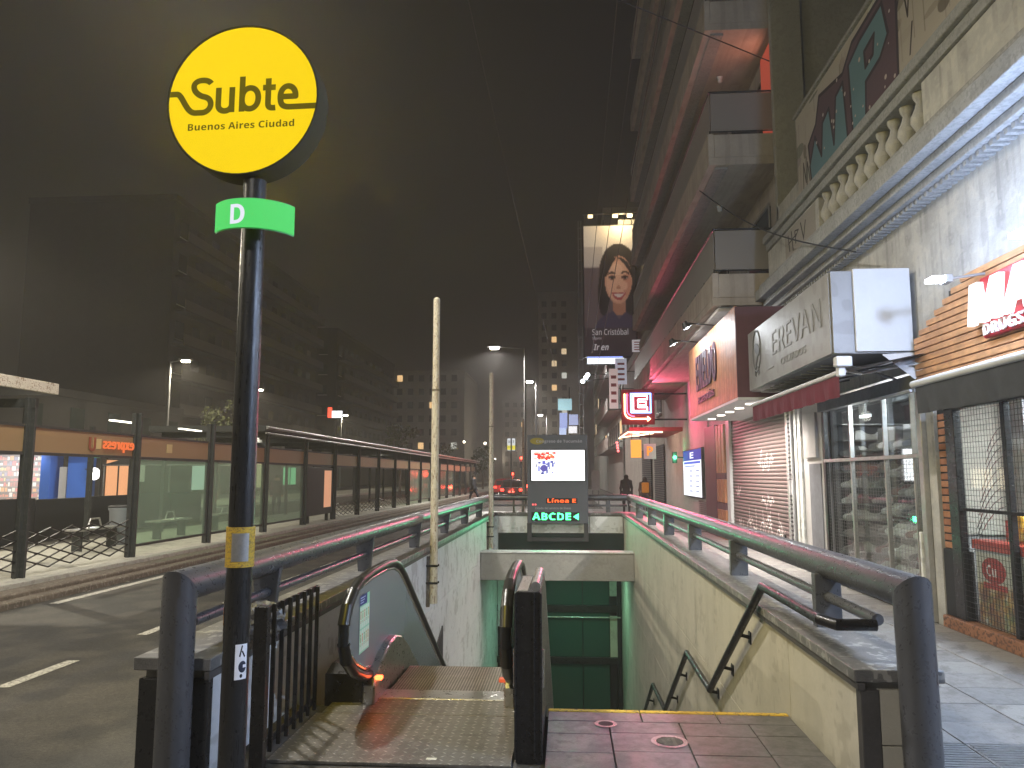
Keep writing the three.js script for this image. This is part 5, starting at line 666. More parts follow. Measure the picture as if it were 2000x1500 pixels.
// signs along the right pavement
{ const wA = thing('lit_shop_sign', 'long white and blue lit shop sign below the smiling face', 'sign', [3, 9.9, -57.5]); part('lit_sign_face', bx(1.65, 4.4, 10.0, 10.42, 57.4, 57.5), glow([0.85, 0.92, 1], 1.5), wA); part('blue_edge_sign', bx(1.65, 4.3, 10.46, 10.54, 57.4, 57.5), glow([0.3, 0.4, 1], 1.2), wA); part('frame', bx(1.6, 4.5, 9.95, 10.58, 57.52, 57.7), M.dark, wA); part('wall_bracket', bx(3.9, 4.5, 10.1, 10.3, 57.7, 58.7), M.dark, wA); panelLight(3.0, 10.2, -57.2, 2.7, 0.4, [0.85, 0.92, 1], 8, [0, 0, -40], wA);
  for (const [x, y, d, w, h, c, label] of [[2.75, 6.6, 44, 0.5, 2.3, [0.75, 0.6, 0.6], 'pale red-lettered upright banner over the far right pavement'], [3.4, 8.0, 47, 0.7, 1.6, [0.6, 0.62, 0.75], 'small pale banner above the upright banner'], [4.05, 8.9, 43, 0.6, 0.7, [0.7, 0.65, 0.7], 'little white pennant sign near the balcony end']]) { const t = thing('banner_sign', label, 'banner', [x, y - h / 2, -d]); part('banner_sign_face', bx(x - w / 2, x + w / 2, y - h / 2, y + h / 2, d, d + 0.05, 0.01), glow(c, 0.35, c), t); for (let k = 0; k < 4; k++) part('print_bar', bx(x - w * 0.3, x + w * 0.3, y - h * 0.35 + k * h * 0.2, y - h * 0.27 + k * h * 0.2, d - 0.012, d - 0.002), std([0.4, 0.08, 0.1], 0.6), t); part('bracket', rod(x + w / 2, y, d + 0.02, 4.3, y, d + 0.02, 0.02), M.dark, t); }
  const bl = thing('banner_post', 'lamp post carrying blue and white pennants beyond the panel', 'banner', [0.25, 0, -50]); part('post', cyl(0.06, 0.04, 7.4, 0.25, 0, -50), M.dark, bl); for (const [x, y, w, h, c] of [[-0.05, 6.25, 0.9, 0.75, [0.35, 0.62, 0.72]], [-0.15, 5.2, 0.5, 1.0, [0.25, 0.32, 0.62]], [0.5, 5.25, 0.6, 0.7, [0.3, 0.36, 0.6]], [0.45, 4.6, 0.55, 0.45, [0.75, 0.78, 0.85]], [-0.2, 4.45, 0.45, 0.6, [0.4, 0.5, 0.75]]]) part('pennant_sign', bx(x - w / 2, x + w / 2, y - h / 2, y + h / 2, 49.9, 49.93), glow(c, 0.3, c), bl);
  const ck = thing('digital_clock_sign', 'small lit clock and advert sign on a post over the road', 'sign', [-3.7, 0, -52]); part('post', cyl(0.05, 0.05, 4.2, -3.7, 0, -52), M.dark, ck); part('case', bx(-4.0, -3.4, 3.3, 4.2, 52, 52.12), M.dark, ck); part('lit_sign_face', sheet(0.54, 0.82, -3.7, 3.75, -51.985), screen(canvas(96, 144, (g, w, h) => { g.fillStyle = '#cfd3d6'; g.fillRect(0, 0, w, h); g.fillStyle = '#23252a'; g.font = 'bold 40px sans-serif'; g.fillText('3:17', 8, 54); g.fillStyle = '#e2d23a'; g.fillRect(0, 84, w, 52); g.fillStyle = '#4b4b3a'; g.fillRect(8, 100, 60, 6); }), 0.9), ck);
  const li = thing('wall_lantern', 'cluster of three white globe lamps over the far right pavement', 'light', [0.6, 7.4, -58]); for (const [x, y] of [[1.35, 9.0], [1.75, 9.5], [1.6, 9.3]]) part('globe_lamp', new THREE.SphereGeometry(0.16, 12, 8).translate(x, y, -60), M.lampCool, li); part('bracket', rod(1.35, 9.0, 60, 4.3, 9.3, 60, 0.03), M.dark, li); part('bracket', rod(1.75, 9.5, 60, 4.3, 9.6, 60, 0.03), M.dark, li); bulb(1.35, 9.0, -60, [0.9, 0.95, 1], 40, li, 6); }
// overhead wires
{ const mk = (label, pts) => { const [a, b, sag] = pts; const g = pipe([...Array(25)].map((_, k) => { const u = k / 24; return V(a[0] + (b[0] - a[0]) * u, a[1] + (b[1] - a[1]) * u - sag * 4 * u * (1 - u), -(a[2] + (b[2] - a[2]) * u)); }), 0.016, 5); solo('overhead_cable', g, std([0.12, 0.1, 0.1], 0.6), label, 'cable', 'cables over the street'); };
  mk('overhead cable nearest the balconies, running down the street', [[2.5, 14, 14], [2.3, 8.5, 75], 0.6]); mk('overhead cable second from the balconies', [[2.2, 16, 14], [1.9, 9, 85], 0.8]); mk('overhead cable third from the balconies', [[1.7, 17, 16], [1.5, 9.5, 95], 0.8]); mk('overhead cable farthest left over the pavement', [[-3.5, 19, 20], [0.2, 9, 80], 1.4]);
  const t = thing('lattice_mast', 'slim lattice mast among the cables over the right pavement', 'mast', [1.35, 0, -66]); for (const [dx, dz] of [[-0.2, 0], [0.2, 0]]) part('leg', rod(1.35 + dx, 0, 66 + dz, 1.35 + dx * 0.6, 24, 66 + dz, 0.035, 6), M.grey, t); for (let k = 0; k < 24; k++) part('rung', bx(1.15, 1.55, 0.8 + k * 0.98, 0.86 + k * 0.98, 65.98, 66.03), M.grey, t); }

// ---------------------------------------------------------------- street lamps
function streetLamp(label, x, d, h, side, cd, tone, arm = 2.2) { const t = thing('street_lamp', label, 'street lamp', [x, 0, -d], 'street lamps along the avenue'); part('pole', cyl(0.09, 0.05, h, x, 0, -d, 12), M.grey, t); part('arm', rod(x, h - 0.05, d, x + side * arm, h + 0.12, d, 0.035), M.grey, t); const hx = x + side * arm; part('head', bx(hx - 0.42, hx + 0.42, h + 0.07, h + 0.2, d - 0.17, d + 0.17, 0.03), M.grey, t); const len = part('lamp_lens', bx(hx - 0.24, hx + 0.24, h - 0.05, h + 0.065, d - 0.14, d + 0.14, 0.02), tone === 'warm' ? glow([1, 0.86, 0.62], 40) : glow([1, 0.94, 0.84], 40), t); if (d < 25) bulb(hx, h + 0.005, -d, [1, 0.94, 0.84], cd * 0.16, t, 6); const l = spot(hx, h - 0.09, -d, hx, 0, -d, tone === 'warm' ? [1, 0.9, 0.68] : [1, 0.95, 0.88], cd, d < 0 ? 1.53 : 1.44, t); l.penumbra = 0.25; l.shadow.radius = 6; return t; }
streetLamp('street lamp over the near carriageway, first beyond the stairwell', -2.3, 43.3, 8.9, -1, 330, 'cool', 1.75); streetLamp('street lamp over the near carriageway, second beyond the stairwell', -2.3, 59.5, 8.9, -1, 260, 'cool', 0.5); streetLamp('third and smallest street lamp over the near carriageway', -2.3, 93, 8.9, -1, 220, 'cool', 0.8);
streetLamp('street lamp behind the viewer on the near pavement', -2.1, -5, 8.9, -1, 130, 'cool', 1.5); 
{ // lamp hung on a span wire over the near carriageway, above the picture
  const x = -4.7, h = 9.3, d = 8.6, t = thing('suspended_lamp', 'street lamp hung on a span wire over the near carriageway', 'street lamp', [x, h, -d]); part('head', bx(x - 0.4, x + 0.4, h + 0.07, h + 0.2, d - 0.17, d + 0.17, 0.03), M.grey, t); part('lamp_lens', bx(x - 0.24, x + 0.24, h - 0.05, h + 0.065, d - 0.14, d + 0.14, 0.02), glow([1, 0.94, 0.84], 40), t); part('hanger', rod(x, h + 0.2, d, x, h + 0.6, d, 0.02), M.grey, t);
  part('span_wire', pipe([V(-31, 11, -d), V(x, h + 0.6, -d), V(4.3, 10.2, -15.4)], 0.012, 6), M.dark, t); const l = spot(x, h - 0.09, -d, x, 0, -d, [1, 0.95, 0.86], 205, 1.4, t); l.penumbra = 0.35; l.shadow.radius = 14; bulb(x, h + 0.005, -d, [1, 0.95, 0.86], 14, t, 6); }
streetLamp('brightest street lamp on the far left side', -25.2, 47, 8.9, 1, 200, 'warm', 1); streetLamp('street lamp on the far left, seen against the sign pole', -26.6, 63.6, 8.9, 1, 120, 'warm', 0.5); streetLamp('street lamp on the far left near the red pharmacy sign', -27.2, 91.5, 8.9, 1, 110, 'warm', 0.5); streetLamp('faint street lamp farthest to the left', -43.5, 86.5, 8.9, 1, 60, 'cool', 0.5); streetLamp('street lamp at the left outside the picture', -18.5, 18, 8.9, 1, 260, 'warm', 1); streetLamp('street lamp over the far carriageway outside the picture', -19.6, 2, 8.9, 1, 200, 'warm', 1.5);
for (let k = 0; k < 12; k++) { const d = 120 + k * 17 + rnd(8), x = [-8, -14, -20, -11][k % 4] + rnd(-2, 2); const t = thing('street_lamp', `tiny far avenue lamp, ${nth(k)} nearest beyond the shelter end`, 'street lamp', [x, 0, -d], 'far street lamps'); part('pole', cyl(0.1, 0.06, 6.5 + (k % 3), x, 0, -d, 8), M.grey, t); part('lamp_lens', new THREE.SphereGeometry(0.24, 10, 8).translate(x, 6.6 + (k % 3), -d), glow(k % 3 ? [1, 0.85, 0.6] : [1, 0.95, 0.9], 9), t); if (k % 3 === 0) bulb(x, 6.6 + (k % 3), -d, [1, 0.85, 0.65], 150, t, 6); }

// ---------------------------------------------------------------- bus stop shelters on the median
function expanded(x, y0, d0, d1, cell = 0.33, ch = 0.15, rows = 4) { const g = [], n = Math.round((d1 - d0) / cell), c = (d1 - d0) / n; for (let r = 0; r <= rows; r++) for (let k = 0; k < n * 2; k++) for (const s of [1, -1]) { if ((r === 0 && s < 0) || (r === rows && s > 0)) continue; const a = d0 + k * c / 2, b = a + c / 2, up = k % 2 === 0; const y = y0 + r * ch; const ya = up ? y : y + s * ch / 2, yb = up ? y + s * ch / 2 : y; const q = bc(0.025, 0.018, Math.hypot(c / 2, ch / 2) + 0.012); q.rotateX(-Math.atan2(yb - ya, -(b - a)) + Math.PI); q.translate(x, (ya + yb) / 2, -(a + b) / 2); g.push(q); } return join(g); }
{ const x = -8.3, t = thing('bus_shelter', 'long bus shelter on the median with posts, green glass and mesh', 'bus shelter', [x - 1.2, 0.11, -40]);
  const pd = [8.2, 11.35, 14.35, 17.48, 20.83, 24.04, 27.17, 30.35]; while (pd[pd.length - 1] < 68) pd.push(pd[pd.length - 1] + 3.3);
  const pg = join([bc(0.06, 2.74, 0.2, 0.005), bc(0.2, 2.74, 0.05, 0.005)]); pd.forEach((d) => put('post', pg, M.shelter, t, x, 1.48, -d)); pd.forEach((d) => put('back_post', bc(0.1, 2.7, 0.1, 0.005), M.shelter, t, -11.2, 1.46, -d));
  part('roof', prof([[20.3, 2.86], [72, 2.86], [72, 2.98], [20.3, 2.98]], -11.4, -8.1, 0.02), M.shelter, t); part('roof_edge', [rod(-8.08, 2.95, 20.3, -8.08, 2.95, 72, 0.05, 10), rod(-8.1, 2.8, 20.3, -8.1, 2.8, 72, 0.03, 8)], M.steel, t);
  part('roof', prof([[5, 3.0], [12.1, 3.0], [12.1, 3.1], [5, 3.1]], -11.4, -8.45, 0.02), M.shelter, t); part('roof_fascia', bx(-8.46, -8.38, 2.98, 3.16, 5, 12.1, 0.008), M.oldPole, t);
  for (let i = 0; i < pd.length - 1; i++) { const a = pd[i] + 0.11, b = pd[i + 1] - 0.11; part('orange_band', bx(x - 0.012, x, 2.02, 2.4, a, b), M.orangeBand, t); part('band_frame', [bx(x - 0.03, x + 0.02, 2.4, 2.44, a, b), bx(x - 0.03, x + 0.02, 1.97, 2.018, a, b)], M.shelter, t);
    const glass = i >= 2 && i <= 4 || i >= 10 && i <= 14; if (glass) { const p = part('glass_panel', bx(x - 0.008, x, 0.34, 1.96, a + 0.02, b - 0.02), M.glassGreen, t); part('frame', [bx(x - 0.03, x + 0.02, 0.29, 0.34, a, b), bx(x - 0.025, x + 0.015, 0.34, 1.96, a, a + 0.02), bx(x - 0.025, x + 0.015, 0.34, 1.96, b - 0.02, b)], M.shelter, p); } else if (i === 5) { const p = part('advert_case', bx(x - 0.14, x + 0.04, 0.35, 1.92, a + 0.1, b - 0.1, 0.02), M.black, t); part('lit_sign_face', sheet(0.8, 1.25, x + 0.044, 1.2, -(b - 0.7), 'right'), glow([0.75, 0.36, 0.2], 0.6, [0.5, 0.25, 0.15]), p); for (const q of [a + 0.4, b - 0.5]) part('foot', bx(x - 0.1, x, 0.11, 0.35, q, q + 0.1), M.black, p); } else part('mesh_panel', expanded(x, 0.2, a, b, 0.56, 0.155, i < 2 ? 4 : 3), M.blackMetal, t); }
  // back of an illuminated word seen through the band, and route letters
  const wd = letters('express', 0.98, 0.2, 0.02, 0, 0, 0, 'camera', font); wd.scale(-1, 1, 1); wd.rotateY(Math.PI / 2); wd.translate(x + 0.03, 2.17, -13.72); part('lit_lettering_sign', wd, glow([1, 0.2, 0.06], 0.8), t);
  part('route_letter', letters('U', 0.2, 0.24, 0.01, x + 0.012, 2.2, -12.95, 'right'), std([0.25, 0.06, 0.03], 0.6), t); for (const d of [13.1, 15.6]) part('route_label', bx(x + 0.002, x + 0.01, 2.12, 2.3, d - 0.1, d + 0.12), std([0.55, 0.42, 0.2], 0.6), t);
  for (const d of [13, 16, 19, 23, 31, 39, 47, 56]) { const y = d < 13.5 ? 2.42 : 2.83; part('strip_lamp', bx(-9.9, -9.8, y, y + 0.03, d, d + 1.1), glow([1, 0.95, 0.8], 3), t); panelLight(-9.85, y - 0.03, -(d + 0.55), 0.1, 1.1, [1, 0.93, 0.76], 55, [-9.85, 0, -(d + 0.551)], t); }
  pd.filter((d) => d < 12 || d > 20).forEach((d) => part('cross_beam', bx(-11.3, x + 0.1, 2.7, 2.84, d - 0.04, d + 0.04), M.shelter, t));
  for (let k = 0; k < 3; k++) { const b = thing('bench', ['steel bench behind the first green glass', 'steel bench behind the second green glass', 'steel bench behind the third green glass'][k], 'bench', [-10, 0.11, -(15.9 + k * 3.1)]); part('seat', bx(-10.2, -9.8, 0.52, 0.56, 15.1 + k * 3.1, 16.7 + k * 3.1, 0.01), M.steel, b); part('arm_rest', pipe([V(-9.85, 0.56, -(15.4 + k * 3.1)), V(-9.85, 0.76, -(15.5 + k * 3.1)), V(-9.85, 0.76, -(15.8 + k * 3.1)), V(-9.85, 0.56, -(15.9 + k * 3.1))], 0.018, 8), M.steel, b); for (const d of [15.3, 16.5]) part('leg', bx(-10.1, -9.9, 0.11, 0.52, d + k * 3.1, d + 0.06 + k * 3.1), M.shelter, b); } }
{ const t = thing('waste_bin', 'grey round waste bin on the median platform behind the mesh', 'bin', [-10.1, 0.11, -17]); const pr = [[0, 0], [0.19, 0], [0.235, 0.75], [0.26, 0.77], [0.26, 0.84], [0.22, 0.84], [0.2, 0.1], [0, 0.1]].map((p) => new THREE.Vector2(...p)); part('body', new THREE.LatheGeometry(pr, 24).translate(-10.1, 0.11, -17), std([0.2, 0.215, 0.235], 0.6), t); part('bag_rim', new THREE.TorusGeometry(0.24, 0.03, 8, 24).rotateX(Math.PI / 2).translate(-10.1, 0.95, -17), M.dark, t); }
{ const t = thing('low_barrier', 'dark low barrier wall on the far side of the median', 'barrier', [-14.5, 0, -23]); for (let k = 0; k < 7; k++) part('barrier_panel', bx(-14.6, -14.4, -0.12, 1.0 + (k % 3) * 0.02, 13 + k * 2.4, 15.36 + k * 2.4, 0.02), M.dark, t); }

// ---------------------------------------------------------------- far left pavement
{ const t = thing('news_kiosk', 'lit blue kiosk crowded with goods at the far left', 'kiosk', [-22, 0.02, -29]);
  const tx = canvas(512, 320, (g, w, h) => { g.fillStyle = '#5a3a2a'; g.fillRect(0, 0, w, h); let q = 21; const r = () => { q = (q * 1103515245 + 12345) & 0x7fffffff; return q / 0x7fffffff; }; for (let y = 0; y < 9; y++) { g.fillStyle = '#8a6a55'; g.fillRect(0, y * 36, w, 3); for (let x = 0; x < w;) { const ww = 6 + r() * 22, hh = 12 + r() * 18; g.fillStyle = ['#c8402f', '#d9923a', '#e2d6be', '#c96f3f', '#d8d0c6', '#a8482f', '#d9b95a', '#efe6da', '#7a6a8a', '#b85a3a'][Math.floor(r() * 10)]; g.fillRect(x, y * 36 + 36 - hh, ww, hh); x += ww + 1 + r() * 4; } } });
  part('back_wall', bx(-24.5, -20.6, 0.1, 2.7, 30.2, 30.3), M.dark, t); part('goods_display_sign', sheet(3.2, 1.9, -22.6, 1.55, -30.15), screen(tx, 0.85, 0.3), t); part('blue_pier', bx(-20.9, -20.5, 0.1, 2.7, 29.4, 30.2, 0.01), std([0.04, 0.13, 0.5], 0.5), t); part('blue_pier', bx(-19.9, -19.1, 0.1, 2.6, 29.6, 30.2, 0.01), std([0.04, 0.13, 0.5], 0.5), t); part('roof', bx(-25, -19, 2.72, 2.9, 28.6, 30.4, 0.02), M.dark, t); part('counter', bx(-24.4, -20.9, 0.1, 0.6, 29.4, 30.1, 0.01), M.dark, t); part('rack', bx(-20.3, -20.0, 0.2, 2.0, 29.7, 30.1), M.white, t); panelLight(-22.4, 2.6, -29.2, 3, 0.6, [0.95, 0.97, 1], 12, [-22.4, 0, -29.6], t); }
{ const t = thing('cafe_awning', 'dark wide awning of a closed cafe on the far left pavement', 'awning', [-17.5, 0, -31]); part('fabric', (() => { const g = new THREE.BufferGeometry(); g.setAttribute('position', new THREE.Float32BufferAttribute([-19, 2.75, -34, -13.5, 2.75, -34, -19, 2.1, -30.5, -13.5, 2.1, -30.5], 3)); g.setIndex([0, 2, 1, 1, 2, 3]); g.computeVertexNormals(); return muv(g); })(), M.canvasDark, t); part('front_bar', rod(-19, 2.08, 30.5, -13.5, 2.08, 30.5, 0.03), M.steel, t); for (const x of [-19, -16.2, -13.6]) part('leg', rod(x, 0.02, 30.6, x, 2.08, 30.6, 0.035), M.steel, t);
  const s = thing('globe_lamp', 'round white lit sign disc beside the blue kiosk', 'light', [-19, 1.5, -30]); part('lamp_disc', new THREE.CylinderGeometry(0.24, 0.24, 0.08, 24).rotateX(Math.PI / 2).translate(-18.6, 1.72, -29.3), glow([1, 0.98, 0.95], 2.5), s); part('bracket', rod(-19.1, 1.9, 29.5, -18.6, 1.95, 29.35, 0.02), M.dark, s); bulb(-18.6, 1.72, -29.2, [1, 0.97, 0.92], 8, s, 6); }
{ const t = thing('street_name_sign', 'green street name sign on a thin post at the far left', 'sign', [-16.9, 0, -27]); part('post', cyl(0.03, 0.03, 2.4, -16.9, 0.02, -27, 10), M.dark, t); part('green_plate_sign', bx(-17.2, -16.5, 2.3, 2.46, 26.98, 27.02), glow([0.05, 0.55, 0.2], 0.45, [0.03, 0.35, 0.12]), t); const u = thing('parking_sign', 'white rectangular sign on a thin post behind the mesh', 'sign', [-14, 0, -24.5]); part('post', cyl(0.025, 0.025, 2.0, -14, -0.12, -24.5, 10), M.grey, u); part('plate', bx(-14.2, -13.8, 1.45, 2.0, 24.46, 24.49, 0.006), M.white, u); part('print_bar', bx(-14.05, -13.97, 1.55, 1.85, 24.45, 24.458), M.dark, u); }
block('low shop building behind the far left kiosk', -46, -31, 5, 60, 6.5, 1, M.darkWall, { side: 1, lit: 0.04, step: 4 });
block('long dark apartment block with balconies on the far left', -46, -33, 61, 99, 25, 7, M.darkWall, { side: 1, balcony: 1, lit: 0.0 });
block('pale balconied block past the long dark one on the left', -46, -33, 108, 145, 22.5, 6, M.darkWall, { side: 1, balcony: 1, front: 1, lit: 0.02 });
block('distant slim block at the left of the avenue', -40, -22, 165, 190, 24, 7, M.concrete, { front: 1, lit: 0.1 });
block('distant block closing the avenue on the left', -19, -10.5, 230, 250, 24, 7, M.concrete, { front: 1, lit: 0.12 });
// lit shop fronts under the far left blocks
{ const mk = (label, d0, d1, y, h, rgb, k, x = -32.9) => { const t = thing('lit_shopfront', label, 'shop front', [x, 0, -(d0 + d1) / 2], 'lit shop fronts on the far left pavement'); part('lit_window', bx(x, x + 0.08, y, y + h, d0, d1), glow(rgb, k), t); part('frame', [bx(x, x + 0.14, y - 0.1, y - 0.005, d0 - 0.1, d1 + 0.1), bx(x, x + 0.14, y + h + 0.005, y + h + 0.12, d0 - 0.1, d1 + 0.1), bx(x + 0.082, x + 0.14, y, y + h, (d0 + d1) / 2 - 0.05, (d0 + d1) / 2 + 0.05)], M.dark, t); panelLight(x + 0.2, y + h / 2, -(d0 + d1) / 2, d1 - d0, h, rgb, k * 2.5, [0, 0, -(d0 + d1) / 2], t); };
  mk('greenish lit shop front seen through the first shelter glass', 40, 44, 0.6, 2.2, [0.7, 0.9, 0.6], 0.7, -30.9); mk('orange lit doorway seen between the shelter posts', 50, 52.5, 0.3, 2.4, [1, 0.45, 0.2], 0.8, -30.9); mk('red and white lit shop board above the shelter band', 54, 58, 3.0, 1.2, [0.9, 0.3, 0.25], 0.7, -30.9); mk('pale lit upper shop windows over the shelter roof', 46, 49.5, 2.9, 1.4, [0.75, 0.85, 0.5], 0.6, -30.9); mk('cool white lit shop front far down on the left', 66, 71, 0.4, 2.4, [0.8, 0.95, 0.9], 0.7); mk('warm lit shop front far down on the left', 76, 82, 0.4, 2.6, [1, 0.8, 0.5], 0.6); mk('green lit shop front far down on the left', 88, 92, 0.6, 2.0, [0.4, 1, 0.6], 0.8);
  const ph = thing('pharmacy_sign', 'small red and white lit sign projecting above the shelter roof', 'sign', [-26.5, 8.6, -87]); part('lit_sign_face', bx(-27.0, -25.8, 8.3, 9.1, 87, 87.1), glow([0.95, 0.95, 1], 1.6), ph); part('red_edge_sign', bx(-27.5, -27.02, 8.3, 9.5, 87, 87.1), glow([1, 0.1, 0.05], 1.6), ph); part('bracket', rod(-29, 8.7, 87.05, -27.4, 8.7, 87.05, 0.04), M.dark, ph); }
// small trees beyond the shelter
function tree(label, x, d, h, r, n) { const t = thing('street_tree', label, 'tree', [x, 0, -d]); part('trunk', [cyl(0.14, 0.08, h * 0.55, x, -0.1, -d, 8), rod(x, h * 0.45, d, x + r * 0.5, h * 0.75, d + 0.3, 0.05, 6), rod(x, h * 0.42, d, x - r * 0.5, h * 0.72, d - 0.3, 0.05, 6), rod(x, h * 0.5, d, x + 0.1, h * 0.85, d, 0.05, 6)], M.kerb, t); const g = []; const cl = [...Array(14)].map(() => [x + rnd(-r, r) * 0.75, h * 0.75 + rnd(-0.28, 0.26) * h, d + rnd(-r, r) * 0.75]); for (let k = 0; k < n; k++) { const c = cl[k % 14], a = rnd(6.28), e = rnd(-1, 1), q = rnd() ** 0.4 * r * 0.42, s = rnd(0.08, 0.17); const p = new THREE.PlaneGeometry(s * 1.6, s); p.rotateX(rnd(3)); p.rotateY(rnd(6)); p.rotateZ(rnd(3)); p.translate(c[0] + q * Math.cos(a) * Math.sqrt(1 - e * e), c[1] + q * e * 0.8, -c[2] + q * Math.sin(a) * Math.sqrt(1 - e * e)); g.push(p); } part('crown', g, leafM, t); }
const leafM = phys([0.085, 0.1, 0.03], { transmission: 0.4, thickness: 0, roughness: 0.9, side: THREE.DoubleSide });
tree('round yellowish leafy tree behind the shelter roof', -15.2, 70, 6.0, 1.6, 1500); tree('smaller leafy tree further along behind the shelter', -15.5, 98, 5.2, 2.0, 1200); tree('leafy tree at the far end of the median', -9.5, 88, 4.8, 1.4, 1000); tree('bushy tree on the far left pavement', -24, 52, 6.5, 2.0, 1200);

// ---------------------------------------------------------------- traffic and people in the distance
function trafficSignal(label, x, d, h) { const t = thing('traffic_signal', label, 'traffic light', [x, 0, -d], 'traffic lights'); part('pole', cyl(0.06, 0.05, h, x, 0, -d, 10), M.dark, t); part('head', bx(x - 0.17, x + 0.17, h - 0.2, h + 0.8, d, d + 0.2, 0.02), M.black, t); part('red_lamp', new THREE.SphereGeometry(0.12, 12, 8).translate(x, h + 0.6, -d + 0.02), glow([1, 0.06, 0.03], 8), t); for (const k of [0, 1]) part('dark_lens', new THREE.SphereGeometry(0.1, 10, 8).translate(x, h + 0.28 - k * 0.3, -d + 0.02), M.dark, t); bulb(x, h + 0.6, -d + 0.04, [1, 0.06, 0.03], 12, t, 4); }
trafficSignal('red traffic light right of the shelter end', -12.3, 74, 2.6); trafficSignal('red traffic light just left of the bright screen', -3.7, 64, 2.5); trafficSignal('lower red traffic light beside the cream pole', -4.6, 66, 1.2);
function car(label, x, d, rgb) { const t = thing('car', label, 'car', [x, -0.12, -d], 'cars waiting down the avenue'); const y = -0.12; const s = new THREE.Shape(); s.moveTo(-0.86, 0.25); s.lineTo(0.86, 0.25); s.lineTo(0.9, 0.55); s.lineTo(0.84, 0.88); s.lineTo(0.62, 1.4); s.quadraticCurveTo(0, 1.5, -0.62, 1.4); s.lineTo(-0.84, 0.88); s.lineTo(-0.9, 0.55); s.closePath(); const low = new THREE.Shape(); low.moveTo(-0.86, 0.25); low.lineTo(0.86, 0.25); low.lineTo(0.9, 0.55); low.lineTo(0.84, 0.88); low.lineTo(-0.84, 0.88); low.lineTo(-0.9, 0.55); low.closePath();
  const cab = new THREE.ExtrudeGeometry(s, { depth: 2.3, bevelEnabled: true, bevelSize: 0.05, bevelThickness: 0.12, bevelSegments: 2 }); cab.translate(x, y, -d - 2.5); const body = new THREE.ExtrudeGeometry(low, { depth: 4.1, bevelEnabled: true, bevelSize: 0.04, bevelThickness: 0.1, bevelSegments: 2 }); body.translate(x, y, -d - 4.1); part('body', [body, cab], phys(rgb, { roughness: 0.3, clearcoat: 0.6 }), t); part('rear_window', bx(x - 0.6, x + 0.6, y + 0.93, y + 1.3, d + 0.03, d + 0.06).translate(0, 0, 0), M.glassDark, t);
  for (const sx of [-1, 1]) { part('tail_light', bx(x + sx * 0.7 - 0.13, x + sx * 0.7 + 0.13, y + 0.62, y + 0.8, d - 0.14, d - 0.1, 0.01), glow([1, 0.05, 0.03], 4), t); for (const dz of [0.75, 3.3]) { const w = part('wheel', new THREE.CylinderGeometry(0.31, 0.31, 0.2, 18).rotateZ(Math.PI / 2).translate(x + sx * 0.82, y + 0.31, -d - dz), M.rubber, t); part('rim', new THREE.CylinderGeometry(0.18, 0.18, 0.21, 12).rotateZ(Math.PI / 2).translate(x + sx * 0.822, y + 0.31, -d - dz), M.steel, w); } } part('number_plate', bx(x - 0.25, x + 0.25, y + 0.5, y + 0.62, d - 0.13, d - 0.11), M.white, t); bulb(x, y + 0.7, -d + 0.25, [1, 0.06, 0.03], 3, t, 6); }
car('dark car with red tail lights waiting left of the screen', -4.1, 58, [0.03, 0.03, 0.035]); car('red car farther down the near carriageway', -5.9, 72, [0.25, 0.02, 0.02]); car('pale car farther down the near carriageway', -4.0, 80, [0.4, 0.4, 0.4]);
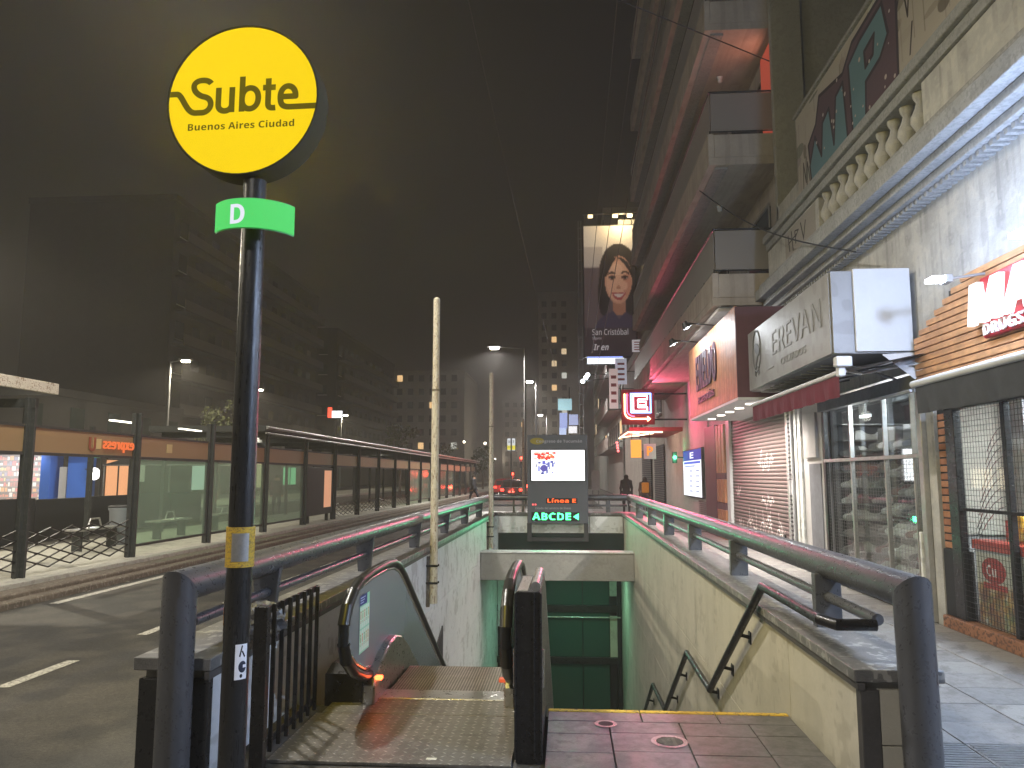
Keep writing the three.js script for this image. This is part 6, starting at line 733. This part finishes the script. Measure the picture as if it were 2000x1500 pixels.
// people: one continuous body each, from blended tapered limbs
function person(label, x, d, h, turn, cloth, legs, stride, bag) {
  const t = thing('person', label, 'person', [x, 0, -d]); const k = h / 1.75, J = (a, b, c) => [a * k, b * k, c * k];
  const bones = [[J(0, 1.62, 0), J(0, 1.5, 0.01), 0.105, 0.06], [J(0, 1.47, 0), J(0, 1.2, 0), 0.13, 0.155], [J(0, 1.2, 0), J(0, 0.95, 0), 0.15, 0.16], [J(-0.17, 1.42, 0), J(0.17, 1.42, 0), 0.075, 0.075]];
  for (const s of [-1, 1]) bones.push([J(s * 0.19, 1.42, 0), J(s * 0.25, 1.14, -0.04 * s * stride), 0.06, 0.048], [J(s * 0.25, 1.14, -0.04 * s * stride), J(s * 0.24, 0.86, 0.14 * s * stride), 0.046, 0.036], [J(s * 0.24, 0.86, 0.14 * s * stride), J(s * 0.235, 0.77, 0.16 * s * stride), 0.036, 0.028], [J(s * 0.09, 0.93, 0), J(s * 0.1, 0.5, 0.2 * s * stride + 0.03), 0.1, 0.065], [J(s * 0.1, 0.5, 0.2 * s * stride + 0.03), J(s * 0.1, 0.09, 0.24 * s * stride - 0.04), 0.062, 0.045], [J(s * 0.1, 0.07, 0.24 * s * stride - 0.05), J(s * 0.115, 0.045, 0.24 * s * stride + 0.14), 0.045, 0.04]);
  const N = 88, half = 1.0 * k, mc = new MarchingCubes(N, undefined, false, false, 60000); mc.isolation = 0; const cy = 0.9 * k;
  for (let z = 0; z < N; z++) for (let y = 0; y < N; y++) for (let q = 0; q < N; q++) { const X = (q - N / 2) / (N / 2) * half, Y = (y - N / 2) / (N / 2) * half + cy, Z = (z - N / 2) / (N / 2) * half; let s = 0; for (const [A, B, r0, r1] of bones) { const bx_ = B[0] - A[0], by = B[1] - A[1], bz = B[2] - A[2], px = X - A[0], py = Y - A[1], pz = Z - A[2]; let u = (px * bx_ + py * by + pz * bz) / (bx_ * bx_ + by * by + bz * bz); u = u < 0 ? 0 : u > 1 ? 1 : u; const dd = Math.hypot(px - bx_ * u, py - by * u, pz - bz * u) - (r0 + (r1 - r0) * u) * k; if (dd < 0.25) s += Math.exp(-dd * 55); } mc.field[z * N * N + y * N + q] = s > 0 ? Math.log(s) / 55 : -0.3; }
  mc.update(); const cnt = mc.count, P = new Float32Array(mc.positionArray.slice(0, cnt * 3)), g = new THREE.BufferGeometry(); for (let i = 0; i < cnt; i++) { P[3 * i] *= half; P[3 * i + 1] = P[3 * i + 1] * half + cy; P[3 * i + 2] *= half; } const C = new Float32Array(cnt * 3); for (let i = 0; i < cnt; i++) { const y = P[3 * i + 1] / k, ax = Math.abs(P[3 * i]) / k; const c = y > 1.49 && ax < 0.13 ? (y > 1.62 || P[3 * i + 2] < -0.02 ? [0.03, 0.02, 0.015] : [0.4, 0.24, 0.17]) : y < 0.1 ? [0.03, 0.03, 0.03] : y > 0.9 || (ax > 0.17 && y > 0.84) ? cloth : ax > 0.18 ? [0.4, 0.24, 0.17] : legs; C.set(c, 3 * i); }
  g.setAttribute('position', new THREE.BufferAttribute(P, 3)); g.setAttribute('normal', new THREE.BufferAttribute(new Float32Array(mc.normalArray.slice(0, cnt * 3)), 3)); g.setAttribute('color', new THREE.BufferAttribute(C, 3)); g.computeVertexNormals(); const m = new THREE.Mesh(g, new THREE.MeshStandardMaterial({ vertexColors: true, roughness: 0.8 })); m.name = 'body'; t.add(m); t.rotation.y = turn;
  if (bag) { const b = new THREE.Mesh(new RoundedBoxGeometry(0.3, 0.44, 0.17, 3, 0.06), std(bag, 0.7)); b.name = 'backpack'; b.position.set(0, 1.24 * k, -0.22); t.add(b); } }
person('person in a dark coat walking away on the right pavement', 2.6, 34, 1.72, Math.PI, [0.035, 0.03, 0.035], [0.05, 0.05, 0.06], 0.8); person('person with an orange backpack on the right pavement', 3.3, 33, 1.62, Math.PI, [0.12, 0.08, 0.07], [0.04, 0.04, 0.05], -0.8, [0.75, 0.32, 0.03]); person('person crossing near the end of the shelter', -5.4, 45, 1.72, 1.4, [0.05, 0.05, 0.06], [0.04, 0.045, 0.06], 1); person('person standing behind the shelter mesh on the left', -12.6, 33, 1.7, 0.6, [0.06, 0.05, 0.05], [0.05, 0.05, 0.06], 0.5);
{ const t = thing('queue_post', 'small pale board sign on the pavement before the pedestrians', 'sign', [1.5, 0, -40]); part('board', bx(1.3, 1.7, 0.9, 1.9, 40, 40.05, 0.01), M.white, t); part('leg', [rod(1.35, 0, 40.02, 1.35, 0.9, 40.02, 0.02), rod(1.65, 0, 40.02, 1.65, 0.9, 40.02, 0.02)], M.grey, t); }

scene.traverse((o) => { if (o.isMesh) { o.castShadow = true; o.receiveShadow = true; } });
renderer.render(scene, camera);
